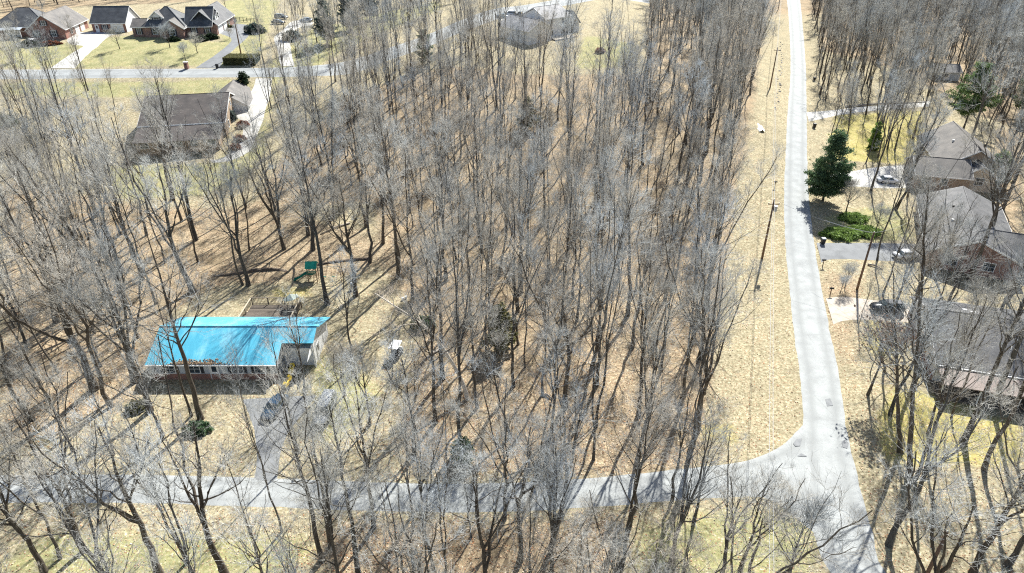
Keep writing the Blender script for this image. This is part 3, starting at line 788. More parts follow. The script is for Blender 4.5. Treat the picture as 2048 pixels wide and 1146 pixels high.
PORCH = mat('brown_metal_roof', (0.17, 0.125, 0.105), .12, 1.0, rough=.5)
slope_roof(h, [(-.1, -3.6, 2.25), (20, -3.6, 2.25), (20, -.50, 2.66), (-.1, -.50, 2.66)], PORCH)
MB().box(-.1, 20, -.6, -.51, 2.72, 2.8).build('gutter', TRIM, h)
for x in (.1, 4, 8, 12, 16): MB().box(x - .07, x + .07, -3.4, -3.26, -.2, 2.13).build('porch_post', TRIM, h)
MB().box(-.1, 20, -3.5, -.02, -.3, .2).build('porch_floor', WOODG, h)
MB().box(-.05, -.005, .02, 15.4, -.4, .7).build('brick_skirt', BRICK, h)
for y in (3, 7, 12): window(h, 'l', y, 1.0, 1.1, 1.2, 0)
for x in (2.5, 6.5, 13): window(h, 'f', x, .9, 1.4, 1.3, 0)
door(h, 'f', 9.8, .2, .95, 2.05, 0, WHITE)
for x, y, z in ((4.6, 10.4, 4.45), (5.2, 9.4, 4.8), (9.2, 5.0, 4.4)): vent_pipe(h, x, y, z, TRIM, .3, .35)
vent_pipe(h, 9.8, 9.2, 4.9, DARKM, .2, .5); vent_pipe(h, 7.2, 4.2, 4.1, mat('green_vent', (.2, .3, .28)), .3, .3)
keepoff(h, -1, 20, -4, 17)
p = P(1884, 160)
h = tag(empty('garden_shed', (p.x - 2.2, p.y, p.z), R(-10)), 'small shed with grey roof beside the upper right pine', 'shed')
walls(h, 0, 6.4, 0, 6.5, 2.4, 3.6, 'x', SID_G, -.5); gable_roof(h, 0, 6.4, 0, 6.5, 2.4, 3.8, 'x', SH_GREY, ov=.3); door(h, 'f', 2.8, .05, 1.6, 2.0, 0, WHITE)
keepoff(h, 0, 6.4, 0, 6.5)

# ------------------------------------------------------------------ VEHICLES
def car(name, label, at, heading, paint, style='sedan', cat='car', group=None, lift=0.08):
    """body shell lofted from stations, glasshouse, roof skin, four wheels, lamps, bumpers; faces local +y"""
    c = tag(empty(name, (at.x, at.y, at.z + lift), heading), label, cat, group)
    c.scale = (.9, .9, .92)
    Lh = {'sedan': 2.35, 'suv': 2.4, 'van': 2.6, 'pickup': 2.75}[style]
    hoodz, beltz = (0.85, 0.95) if style == 'sedan' else (1.02, 1.1)
    st = [(-Lh, .45, beltz - .15, .74), (-Lh + .12, .30, beltz - .05, .86), (-Lh + .8, .26, beltz, .9), (0, .26, beltz, .92), (Lh - 1.3, .26, beltz - .02, .91), (Lh - .45, .28, hoodz - .06, .86), (Lh - .1, .34, hoodz - .2, .78), (Lh, .42, hoodz - .32, .68)]
    m = MB(); n = 8
    for y, zb, ztop, w in st:
        m.v += [(-w * .9, y, zb), (w * .9, y, zb), (w, y, zb + .18), (w, y, ztop - .2), (w * .9, y, ztop), (-w * .9, y, ztop), (-w, y, ztop - .2), (-w, y, zb + .18)]
    for i in range(len(st) - 1):
        for j in range(n): m.f.append((i * n + j, i * n + (j + 1) % n, (i + 1) * n + (j + 1) % n, (i + 1) * n + j))
    m.f += [tuple(range(n - 1, -1, -1)), tuple((len(st) - 1) * n + j for j in range(n))]
    body = m.build('body', paint, c, True)
    if style == 'sedan': y0, y1, t0, t1, zr_ = -1.75, 1.05, -1.1, .35, 1.42
    elif style == 'suv': y0, y1, t0, t1, zr_ = -2.3, 1.1, -2.05, .45, 1.68
    elif style == 'van': y0, y1, t0, t1, zr_ = -2.5, 1.6, -2.4, .9, 1.95
    else: y0, y1, t0, t1, zr_ = -.7, 1.15, -.45, .45, 1.72
    gw, rw = .84, .68
    MB().hexa([(-gw, y0, beltz - .03), (gw, y0, beltz - .03), (gw, y1, beltz - .06), (-gw, y1, beltz - .06)], [(-rw, t0, zr_ - .04), (rw, t0, zr_ - .04), (rw, t1, zr_ - .04), (-rw, t1, zr_ - .04)]).build('glasshouse', CARGLASS, c)
    MB().hexa([(-rw - .03, t0 - .05, zr_ - .06), (rw + .03, t0 - .05, zr_ - .06), (rw + .03, t1 + .05, zr_ - .06), (-rw - .03, t1 + .05, zr_ - .06)], [(-rw + .08, t0 + .05, zr_ + .02), (rw - .08, t0 + .05, zr_ + .02), (rw - .08, t1 - .05, zr_ + .02), (-rw + .08, t1 - .05, zr_ + .02)]).build('roof', paint, c)
    for s in (-1, 1):
        for (a0, a1) in ((y1, t1), (y0, t0), ((y0 + y1) / 2 - .05, (t0 + t1) / 2)):
            MB().tube([(s * (gw + .005), a0, beltz - .04), (s * (rw + .012), a1, zr_ - .05)], .035, 4).build('pillar', paint, c)
        for y in (-Lh + .95, Lh - .95):
            w = MB().tube([(s * .72, y, .33), (s * .93, y, .33)], .33, 14).build('wheel', RUBBER, c)
            MB().tube([(s * .90, y, .33), (s * .945, y, .33)], .2, 10).build('rim', RIM, w)
        MB().box(s * .62 - .14, s * .62 + .14, Lh - .1, Lh - .02, hoodz - .42, hoodz - .30).build('headlight', WHITE, c)
        MB().box(s * .62 - .1, s * .62 + .1, -Lh + .01, -Lh + .06, beltz - .36, beltz - .2).build('tail_light', mat('tail_red', (.3, .02, .02)), c)
        MB().box(s * .98 - .08, s * .98 + .08, y1 - .25, y1 - .12, beltz - .02, beltz + .12).build('mirror', paint, c)
    MB().box(-.72, .72, Lh - .06, Lh + .06, .34, .52).build('bumper', BLACKP, c); MB().box(-.72, .72, -Lh - .06, -Lh + .04, .4, .58).build('bumper', BLACKP, c)
    if style == 'pickup': MB().box(-.74, .74, -Lh + .15, -.8, beltz - .02, beltz + .012).build('bed_liner', BLACKP, c)
    return c
def paint(name, col, rough=.25): return mat('paint_' + name, col, .04, 1.0, rough=rough, spec=.6)
DKB = paint('dark_blue', (.02, .05, .09)); SLV = paint('silver', (.42, .44, .47)); WHT = paint('white', (.75, .75, .76)); BLK = paint('black', (.015, .015, .018)); LBL = paint('light_blue', (.16, .27, .38)); GRY = paint('grey', (.13, .15, .17))
car('parked_car', 'dark blue car on drive below the carport', P(551, 822), R(168), DKB, 'sedan')
car('parked_van', 'silver boxy van on grass right of the drive', P(652, 828), R(176), SLV, 'van', 'van')
car('parked_car', 'white car on pale drive by taupe roofed house', P(1776, 366), R(-100), WHT, 'sedan')
car('parked_car', 'dark car by bare trees on the gravel drive', P(1772, 622), R(85), BLK, 'suv')
car('parked_car', 'white car at far end of the asphalt drive', P(1812, 516), R(-84), WHT, 'sedan')
car('parked_car', 'pale blue car nearest the grey house drive edge', P(1004, 36), R(70), LBL, 'sedan')
car('parked_car', 'silver car between pale blue and black cars', P(1020, 32), R(80), SLV, 'suv')
car('parked_car', 'black pickup parked against the grey gable house', P(1040, 34), R(80), BLK, 'pickup', 'pickup')
car('parked_car', 'grey car further up at end of top drive', P(563, 38), R(-100), GRY, 'suv')
car('parked_car', 'dark grey car nearer on the top concrete drive', P(557, 48), R(-100), GRY, 'sedan')
car('parked_car', 'black car beyond hedge on dormer house drive', P(506, 62), R(30), BLK, 'sedan')
car('parked_car', 'silver car half hidden by cedars, top drive', P(612, 44), R(85), SLV, 'sedan')

YEL = paint('mower_yellow', (.75, .52, .02), .4)
def mower(at, rz, label):
    c = tag(empty('riding_mower', (at.x, at.y, at.z + .04), rz), label, 'mower', 'yellow riding mowers')
    MB().hexa([(-.3, .1, .45), (.3, .1, .45), (.26, .95, .42), (-.26, .95, .42)], [(-.28, .1, .95), (.28, .1, .95), (.22, .9, .85), (-.22, .9, .85)]).build('hood', YEL, c, bevel=.03)
    MB().box(-.42, .42, -.85, .1, .32, .48).build('deck', BLACKP, c, bevel=.03)
    MB().hexa([(-.28, -.62, .62), (.28, -.62, .62), (.26, -.14, .62), (-.26, -.14, .62)], [(-.28, -.66, 1.12), (.28, -.66, 1.12), (.26, -.16, .74), (-.26, -.16, .74)]).build('seat', YEL, c, bevel=.04)
    MB().tube([(0, .1, .9), (0, -.06, 1.15)], .025, 6).build('steering_column', BLACKP, c)
    MB().tube([(0, -.05, 1.13), (0, -.07, 1.165)], .19, 12).build('steering_wheel', BLACKP, c)
    for s in (-1, 1):
        MB().tube([(s * .34, -.6, .3), (s * .56, -.6, .3)], .3, 12).build('wheel', RUBBER, c); MB().tube([(s * .34, .75, .2), (s * .5, .75, .2)], .2, 12).build('wheel', RUBBER, c)
mower(P(585, 747), R(185), 'yellow riding mower nearest the carport'); mower(P(577, 772), R(170), 'yellow riding mower in front, nearer the dark car')

def golf_cart(at, rz, label):
    c = tag(empty('utility_cart', (at.x, at.y, at.z + .02), rz), label, 'cart')
    MB().box(-.55, .55, -1.15, 1.15, .32, .55).build('chassis', BLACKP, c, bevel=.04)
    MB().hexa([(-.52, .7, .55), (.52, .7, .55), (.48, 1.2, .55), (-.48, 1.2, .55)], [(-.5, .7, .95), (.5, .7, .95), (.44, 1.0, .85), (-.44, 1.0, .85)]).build('cowl', WHT, c)
    MB().box(-.5, .5, -.35, .1, .55, .8).build('seat', BLACKP, c, bevel=.04); MB().box(-.5, .5, -.42, -.32, .8, 1.15).build('backrest', BLACKP, c, bevel=.03)
    MB().box(-.62, .62, -1.1, .85, 1.82, 1.9).build('canopy', WHT, c, bevel=.03)
    for s in (-1, 1):
        for y in (-.9, .75): MB().tube([(s * .52, y, .5), (s * .56, y, 1.83)], .025, 5).build('roof_post', DARKM, c)
        for y in (-.75, .8): MB().tube([(s * .42, y, .23), (s * .6, y, .23)], .23, 12).build('wheel', RUBBER, c)
golf_cart(P(793, 712), R(-12), 'small utility cart with white roof at woodland edge'); golf_cart(P(68, 92), R(60), 'small utility cart with pale roof beside red brick house')

# ------------------------------------------------------------------ YARD THINGS
p = P(628, 560)
c = tag(empty('play_set', tuple(p), R(4)), 'wooden play set with green roof and slide in back yard', 'play set')
PW = mat('playset_wood', (.26, .17, .10), .25, 4.0); PG = mat('playset_green', (.0, .16, .12), .15, 2.0, rough=.5)
for x in (-.65, .65):
    for y in (-.65, .65): MB().box(x - .06, x + .06, y - .06, y + .06, 0, 2.5).build('post', PW, c)
for i in range(8): MB().box(-.72, .72, -.72 + i * .18, -.56 + i * .18, 1.2, 1.25).build('floor_plank', PW, c)
for s in (-1, 1): MB().slab([(-.85, s * .95, 2.45), (.85, s * .95, 2.45), (.85, s * .004, 3.25), (-.85, s * .004, 3.25)], .05).build('roof_panel', PG, c)
for i in range(3): MB().box(-.66, .66, -.72, -.69, 1.35 + i * .22, 1.5 + i * .22).build('rail_board', PG, c)
sl = MB()
sv = [(-.7, 1.25), (-1.2, 1.1), (-2.0, .55), (-2.7, .2), (-3.0, .18)]
for a, b_ in zip(sv[:-1], sv[1:]): pass
for x, z in sv: sl.v += [(x, -.28, z + .2), (x, -.24, z), (x, .24, z), (x, .28, z + .2), (x, .3, z + .2), (x, .26, z - .04), (x, -.26, z - .04), (x, -.3, z + .2)]
for i in range(4):
    for j in range(8): sl.f.append((i * 8 + j, i * 8 + (j + 1) % 8, (i + 1) * 8 + (j + 1) % 8, (i + 1) * 8 + j))
sl.f += [tuple(range(7, -1, -1)), tuple(range(32, 40))]
sl.build('slide', PG, c)
MB().tube([(.6, 0, 2.2), (4.2, 0, 2.2)], .06, 6).build('swing_beam', mat('pale_beam', (.5, .44, .33)), c)
for s in (-1, 1): MB().tube([(4.1, 0, 2.2), (4.3, s * 1.0, 0)], .05, 6).build('swing_leg', PW, c)
for x in (1.6, 3.0):
    for s in (-.2, .2): MB().tube([(x + s, 0, 2.2), (x + s, 0, .55)], .012, 4).build('chain', DARKM, c)
    MB().box(x - .26, x + .26, -.08, .08, .5, .55).build('swing_seat', PG, c)
MB().tube([(.2, -.9, 0), (.2, -.66, 1.2)], .03, 5).build('ladder', PW, c)

p = P(706, 578)
c = tag(empty('kettle_grill', tuple(p)), 'white round lidded grill on back lawn', 'grill')
MB().ball((0, 0, .85), .36, .36, .34, 12, 8).build('bowl', WHITE, c, True)
for i in range(3): MB().tube([(.1 * math.cos(i * 2.1), .1 * math.sin(i * 2.1), .6), (.36 * math.cos(i * 2.1), .36 * math.sin(i * 2.1), 0)], .02, 5).build('leg', DARKM, c)
MB().tube([(0, 0, 1.17), (0, 0, 1.25)], .05, 6).build('handle', BLACKP, c)
for i, (a, b_) in enumerate(((806, 600), (812, 597))):
    p = P(a, b_)
    c = tag(empty('bucket', tuple(p)), ('left', 'right')[i] + ' one of two white buckets under trees beyond the lawn', 'bucket', 'white buckets')
    MB().tube([(0, 0, 0), (0, 0, .42)], [.16, .2], 10).build('shell', WHITE, c); MB().tube([(-.2, 0, .4), (0, 0, .56), (.2, 0, .4)], .012, 4).build('handle', DARKM, c)

def bin_(at, label, m_=BLACKP, lid=BLACKP, rz=0.0, group='wheeled rubbish bins'):
    c = tag(empty('trash_can', (at.x, at.y, at.z + .03), rz), label, 'trash can', group)
    MB().hexa([(-.25, -.28, .06), (.25, -.28, .06), (.25, .25, .06), (-.25, .25, .06)], [(-.32, -.36, 1.0), (.32, -.36, 1.0), (.32, .34, 1.0), (-.32, .34, 1.0)]).build('bin_body', m_, c, bevel=.03)
    MB().hexa([(-.34, -.4, 1.003), (.34, -.4, 1.003), (.34, .36, 1.003), (-.34, .36, 1.003)], [(-.3, -.3, 1.1), (.3, -.3, 1.1), (.3, .3, 1.1), (-.3, .3, 1.1)]).build('lid', lid, c, bevel=.02)
    for s in (-1, 1): MB().tube([(s * .27, .28, .12), (s * .34, .28, .12)], .12, 10).build('wheel', RUBBER, c)
    MB().tube([(-.28, .42, .95), (.28, .42, .95)], .02, 5).build('handle', m_, c)
bin_(P(1645, 488), 'black rubbish bin with pale lid where asphalt drive meets road', BLACKP, mat('pale_lid', (.5, .52, .55)))
bin_(P(1628, 256), 'black rubbish bin at mouth of the upper concrete drive')
bin_(P(1628, 162), 'dark rubbish bin furthest up the right road')
bin_(P(435, 137), 'dark rubbish bin beside drive of dormer house')

def mailbox(at, rz, label):
    c = tag(empty('mailbox', tuple(at), rz), label, 'mailbox', 'roadside mailboxes')
    MB().box(-.05, .05, -.05, .05, -.1, 1.05).build('post', POLEW, c)
    m = MB(); sec = [(-.11, 1.06), (.11, 1.06), (.11, 1.2), (.07, 1.27), (0, 1.3), (-.07, 1.27), (-.11, 1.2)]
    m.hexa([(x, -.3, z) for x, z in sec], [(x, .3, z) for x, z in sec]).build('box', BLACKP, c)
    MB().box(.115, .13, .0, .04, 1.15, 1.4).build('flag', mat('flag_red', (.5, .03, .02)), c)
mailbox(P(1645, 533), R(90), 'black mailbox below asphalt drive by the right road'); mailbox(P(1660, 590), R(90), 'black mailbox above gravel drive by the right road')
mailbox(P(1549, 375), R(90), 'small dark post box on grass left of the right road'); mailbox(P(601, 945), R(0), 'mailbox on roadside below the blue roof house')
p = P(374, 138)
c = tag(empty('brick_mailbox', tuple(p)), 'brick pillar mailbox at roadside below dormer house', 'mailbox')
MB().box(-.45, .45, -.4, .4, -.2, 1.7).build('pillar', BRICK, c); MB().box(-.55, .55, -.5, .5, 1.702, 1.82).build('cap', CONC, c); MB().box(-.15, .15, -.46, -.403, 1.05, 1.35).build('letter_door', BLACKP, c)

# garden fence behind the dormer house drive
a, b_ = P(466, 42), P(516, 46)
c = tag(empty('paddock_fence', tuple(a), math.atan2(b_.y - a.y, b_.x - a.x)), 'dark post and rail fence beyond the dormer house drive', 'fence')
ln = (b_ - a).length
for i in range(8): MB().box(i * ln / 7 - .06, i * ln / 7 + .06, -.06, .06, -.3, 1.35).build('fence_post', DARKM, c)
for z in (.4, .8, 1.2): MB().box(0, ln, -.07, -.063 + .04, z, z + .09).build('fence_rail', DARKM, c)

# fallen white sheet and roadside stones
p = P(1520, 256)
m = MB(); nn = 9
for i in range(nn):
    for j in range(nn):
        u, v = i / (nn - 1) - .5, j / (nn - 1) - .5
        m.v.append((p.x + u * 1.3 + v * .6, p.y + v * 5.0, p.z + .06 + .55 * max(0, .7 - 2 * abs(u)) * random.uniform(.3, 1)))
m.f += [(i * nn + j, (i + 1) * nn + j, (i + 1) * nn + j + 1, i * nn + j + 1) for i in range(nn - 1) for j in range(nn - 1)]
tag(m.build('tarpaulin', WHITE, None, True), 'crumpled white tarpaulin on grass at edge of the woods', 'tarpaulin')
rm = []
for k_ in range(4):
    rm.append(MB().ball((0, 0, .1), .45, .35, .28, 8, 5, .22).build('stone', STONE))
ri = 0
for i in range(34):
    t_ = i / 33
    p = P(1553 + (1568 - 1553) * (1 - t_) * .8 + random.uniform(-4, 4), 85 + 135 * t_)
    o = rm[i] if i < 4 else rm[i % 4].copy()
    if i >= 4: COL.objects.link(o)
    o.location = p; s = random.uniform(.35, .9); o.scale = (s, s, s); o.rotation_euler = (0, 0, random.uniform(0, 6))
    tag(o, 'rough grey stone lining the ditch beside the upper road', 'stone', 'stones along the roadside ditch')

# ------------------------------------------------------------------ POLES AND WIRES
GALV = mat('galvanised', (.42, .44, .46), .1, 3.0, rough=.45, metal=.3)
TOPS = []
def pole(base, hgt, label, transformer=False, arm=True, lean=(0, 0), name='utility_pole'):
    c = tag(empty(name, tuple(base)), label, 'utility pole', 'wooden utility poles')
    tip = (lean[0], lean[1], hgt)
    MB().tube([(0, 0, -.3), tip], [.19, .12], 10).build('shaft', POLEW, c, True)
    if arm: MB().box(lean[0] - .9, lean[0] + .9, lean[1] - .17, lean[1] - .11, hgt - .75, hgt - .62).build('crossarm', POLEW, c)
    for dx in ((-.8, 0, .8) if arm else (0,)): MB().tube([(lean[0] + dx, lean[1] - .14 if dx else lean[1], hgt - (.62 if dx else 0)), (lean[0] + dx, lean[1] - .14 if dx else lean[1], hgt - (.62 if dx else 0) + .18)], .05, 6).build('insulator', GALV, c)
    if transformer:
        MB().tube([(.42, -.05, hgt - 1.9), (.42, -.05, hgt - 1.0)], .27, 12).build('transformer', GALV, c)
        MB().box(.1, .2, -.1, 0, hgt - 1.7, hgt - 1.2).build('bracket', DARKM, c)
    return Vector(base) + Vector(tip)
t1 = pole(P(1524, 517), 10.2, 'utility pole with grey transformer on strip left of right road', True)
t2 = pole(P(1540, 176), 10.5, 'utility pole further up the grass strip', False)
t3 = pole(P(1556, 20), 10.5, 'utility pole furthest along the grass strip', False)
t4 = pole(P(1714, 579), 9.4, 'utility pole between asphalt and gravel drives', False, False)
t5 = pole(P(1846, 1165), 6.4, 'utility pole at bottom right corner', False, False)
t6 = pole(P(482, 108), 9.5, 'light coloured utility pole beside the clipped hedge', False, False)
t0 = Vector((16.8, 26, 10))
c = tag(empty('utility_pole', (16.8, 26, 0)), 'utility pole standing nearest on the grass strip', 'utility pole', 'wooden utility poles')
MB().tube([(0, 0, -.3), (0, 0, 10)], [.19, .12], 10).build('shaft', POLEW, c, True)
WIRE = mat('aluminium_wire', (.62, .62, .62), .05, 1.0, rough=.4, metal=.3)
def wire(a, b_, sag, label, r_=.016, group='overhead wires'):
    pts = [a.lerp(b_, i / 16) - Vector((0, 0, sag * 4 * (i / 16) * (1 - i / 16))) for i in range(17)]
    tag(MB().tube(pts, r_, 4).build('overhead_wire', WIRE), label, 'wire', group)
for nm, a, b_ in (('from nearest pole to the transformer pole', t0, t1), ('from transformer pole to the next pole', t1, t2), ('between the two far poles', t2, t3)):
    for k_, dz in (('upper', 0.1), ('lower', -1.6)):
        wire(a + Vector((0, 0, dz)), b_ + Vector((0, 0, dz)), .8, k_ + ' overhead wire ' + nm, .022)
wire(t1, t4 + Vector((0, 0, -.1)), .6, 'overhead wire crossing the right road to the drive pole')
wire(t4, Vector((67.5, 104, 4.0)), .5, 'service wire from drive pole to long grey house')
wire(t4, P(1650, 440, 8) + Vector((0, 0, 8)), .2, 'service wire running back from drive pole past evergreen')
wire(t2 + Vector((0, 0, -.3)), Vector((82, 128, 4.6)), 1.0, 'service wire to taupe roofed house')

# ------------------------------------------------------------------ BARE TREES
def bark_mat(name, lo, hi, objrand=.22):
    m, nt, b = new_mat(name, 0.9, 0.15)
    tc = nd(nt, 'ShaderNodeTexCoord')
    mp = nd(nt, 'ShaderNodeMapping'); mp.inputs['Scale'].default_value = (5, 5, .7); nt.links.new(tc.outputs['Object'], mp.inputs[0])
    n1 = nd(nt, 'ShaderNodeTexNoise', Scale=1.6, Detail=7.0, Roughness=.7); nt.links.new(mp.outputs[0], n1.inputs['Vector'])
    c = ramp(nt, n1.outputs[0], [(.3, lo), (.7, hi)])
    oi = nd(nt, 'ShaderNodeObjectInfo')
    k_ = math_n(nt, 'MULTIPLY_ADD', oi.outputs['Random'], objrand * 2); k_.node.inputs[2].default_value = 1 - objrand
    hs = nd(nt, 'ShaderNodeHueSaturation'); nt.links.new(k_, hs.inputs['Value']); nt.links.new(c, hs.inputs['Color'])
    tint = ramp(nt, math_n(nt, 'FRACT', math_n(nt, 'MULTIPLY', oi.outputs['Random'], 7.31)), [(0.0, (.93, .98, 1.06)), (.35, (1.04, 1.0, .95)), (.7, (1.06, .96, .86)), (1.0, (.98, .99, 1.0))])
    nt.links.new(mixc(nt, 1.0, hs.outputs[0], tint, 'MULTIPLY'), b.inputs['Base Color'])
    bp = nd(nt, 'ShaderNodeBump', Strength=.5, Distance=.04); nt.links.new(n1.outputs[0], bp.inputs['Height']); nt.links.new(bp.outputs[0], b.inputs['Normal'])
    return m
BARK = bark_mat('bark', (.038, .033, .028), (.15, .135, .117))
PALEBARK = bark_mat('pale_bark', (.48, .45, .40), (.76, .73, .67), .05)
TWIG = bark_mat('twig_bark', (.25, .255, .247), (.70, .712, .69), .30)  # wide dark-to-pale noise paints highlight sparkle into the twig colour

def unit(a): return a / (np.linalg.norm(a, axis=-1, keepdims=True) + 1e-9)

def grow(Pp, Rp, m, t0, t1, ang, lenf, up, n, rr, wig, g, rmin=.006, droop=0.0):
    """children of every branch in Pp (B,n,3): m each, between t0 and t1 along it"""
    B, n0 = Rp.shape
    T = np.sort(g.uniform(t0, t1, (B, m)), 1)
    plen = np.linalg.norm(np.diff(Pp, axis=1), axis=2).sum(1)
    f = T * (n0 - 1); i0 = np.clip(f.astype(int), 0, n0 - 2); w = (f - i0)[..., None]
    bi = np.arange(B)[:, None]
    p0 = Pp[bi, i0] * (1 - w) + Pp[bi, i0 + 1] * w
    r0 = Rp[bi, i0] * (1 - w[..., 0]) + Rp[bi, i0 + 1] * w[..., 0]
    tan = unit(Pp[bi, i0 + 1] - Pp[bi, i0])
    az = np.arange(m)[None, :] * 2.39996 + g.uniform(0, 6.28, (B, 1)) + g.normal(0, .5, (B, m))
    ref = np.where(np.abs(tan[..., 2:3]) < .9, np.array([0, 0, 1.]), np.array([1., 0, 0]))
    u = unit(np.cross(tan, ref)); v = np.cross(tan, u)
    perp = u * np.cos(az)[..., None] + v * np.sin(az)[..., None]
    a = np.clip(g.normal(ang[0], ang[1], (B, m)), .15, 1.75)[..., None]
    d = unit(tan * np.cos(a) + perp * np.sin(a) + np.array([0, 0, up * .4]))
    L = lenf(T, plen[:, None]) * g.uniform(.65, 1.25, (B, m))
    s = np.linspace(0, 1, n)
    pts = p0[:, :, None, :] + d[:, :, None, :] * (L[..., None, None] * s[None, None, :, None])
    bend = np.array([0, 0, 1.]) * (up - droop)
    pts = pts + bend * (L[..., None, None] * .45 * (s ** 2)[None, None, :, None])
    jit = np.cumsum(g.normal(0, 1, (B, m, n, 3)), 2); jit -= jit[:, :, :1]
    pts = pts + jit * (L[..., None, None] * wig)
    r = np.maximum(r0 * rr, rmin)[..., None] * (1 - .72 * s)[None, None, :]
    return pts.reshape(B * m, n, 3), np.maximum(r, rmin * .5).reshape(B * m, n)

def tubes_np(Pn, Rn, k):
    B, n, _ = Pn.shape
    t = unit(np.gradient(Pn, axis=1))
    ref = np.where(np.abs(t[..., 2:3]) < .9, np.array([0, 0, 1.]), np.array([1., 0, 0]))
    u = unit(np.cross(t, ref)); v = np.cross(t, u)
    a = np.arange(k) * 2 * math.pi / k
    V = Pn[:, :, None, :] + Rn[:, :, None, None] * (u[:, :, None, :] * np.cos(a)[None, None, :, None] + v[:, :, None, :] * np.sin(a)[None, None, :, None])
    ii = np.arange(B * n * k).reshape(B, n, k)
    F_ = np.stack([ii[:, :-1], np.roll(ii, -1, 2)[:, :-1], np.roll(ii, -1, 2)[:, 1:], ii[:, 1:]], -1).reshape(-1, 4)
    return V.reshape(-1, 3), F_

def join(parts):
    V, F_, o = [], [], 0
    for v, f in parts: V.append(v); F_.append(f + o); o += len(v)
    return np.concatenate(V), np.concatenate(F_)

def trunk_line(g, H_, r, n=10, wob=.02, lean=(0, 0)):
    s = np.linspace(0, 1, n)
    j = np.cumsum(g.normal(0, 1, (n, 2)), 0); j -= j[0]
    P_ = np.stack([j[:, 0] * wob * H_ * .35 + lean[0] * s ** 1.3 * H_, j[:, 1] * wob * H_ * .35 + lean[1] * s ** 1.3 * H_, s * H_], -1)
    Rn = r * (1 - .86 * s ** .9); Rn[0] *= 1.35
    P_[0, 2] = -.35
    return P_[None], Rn[None]

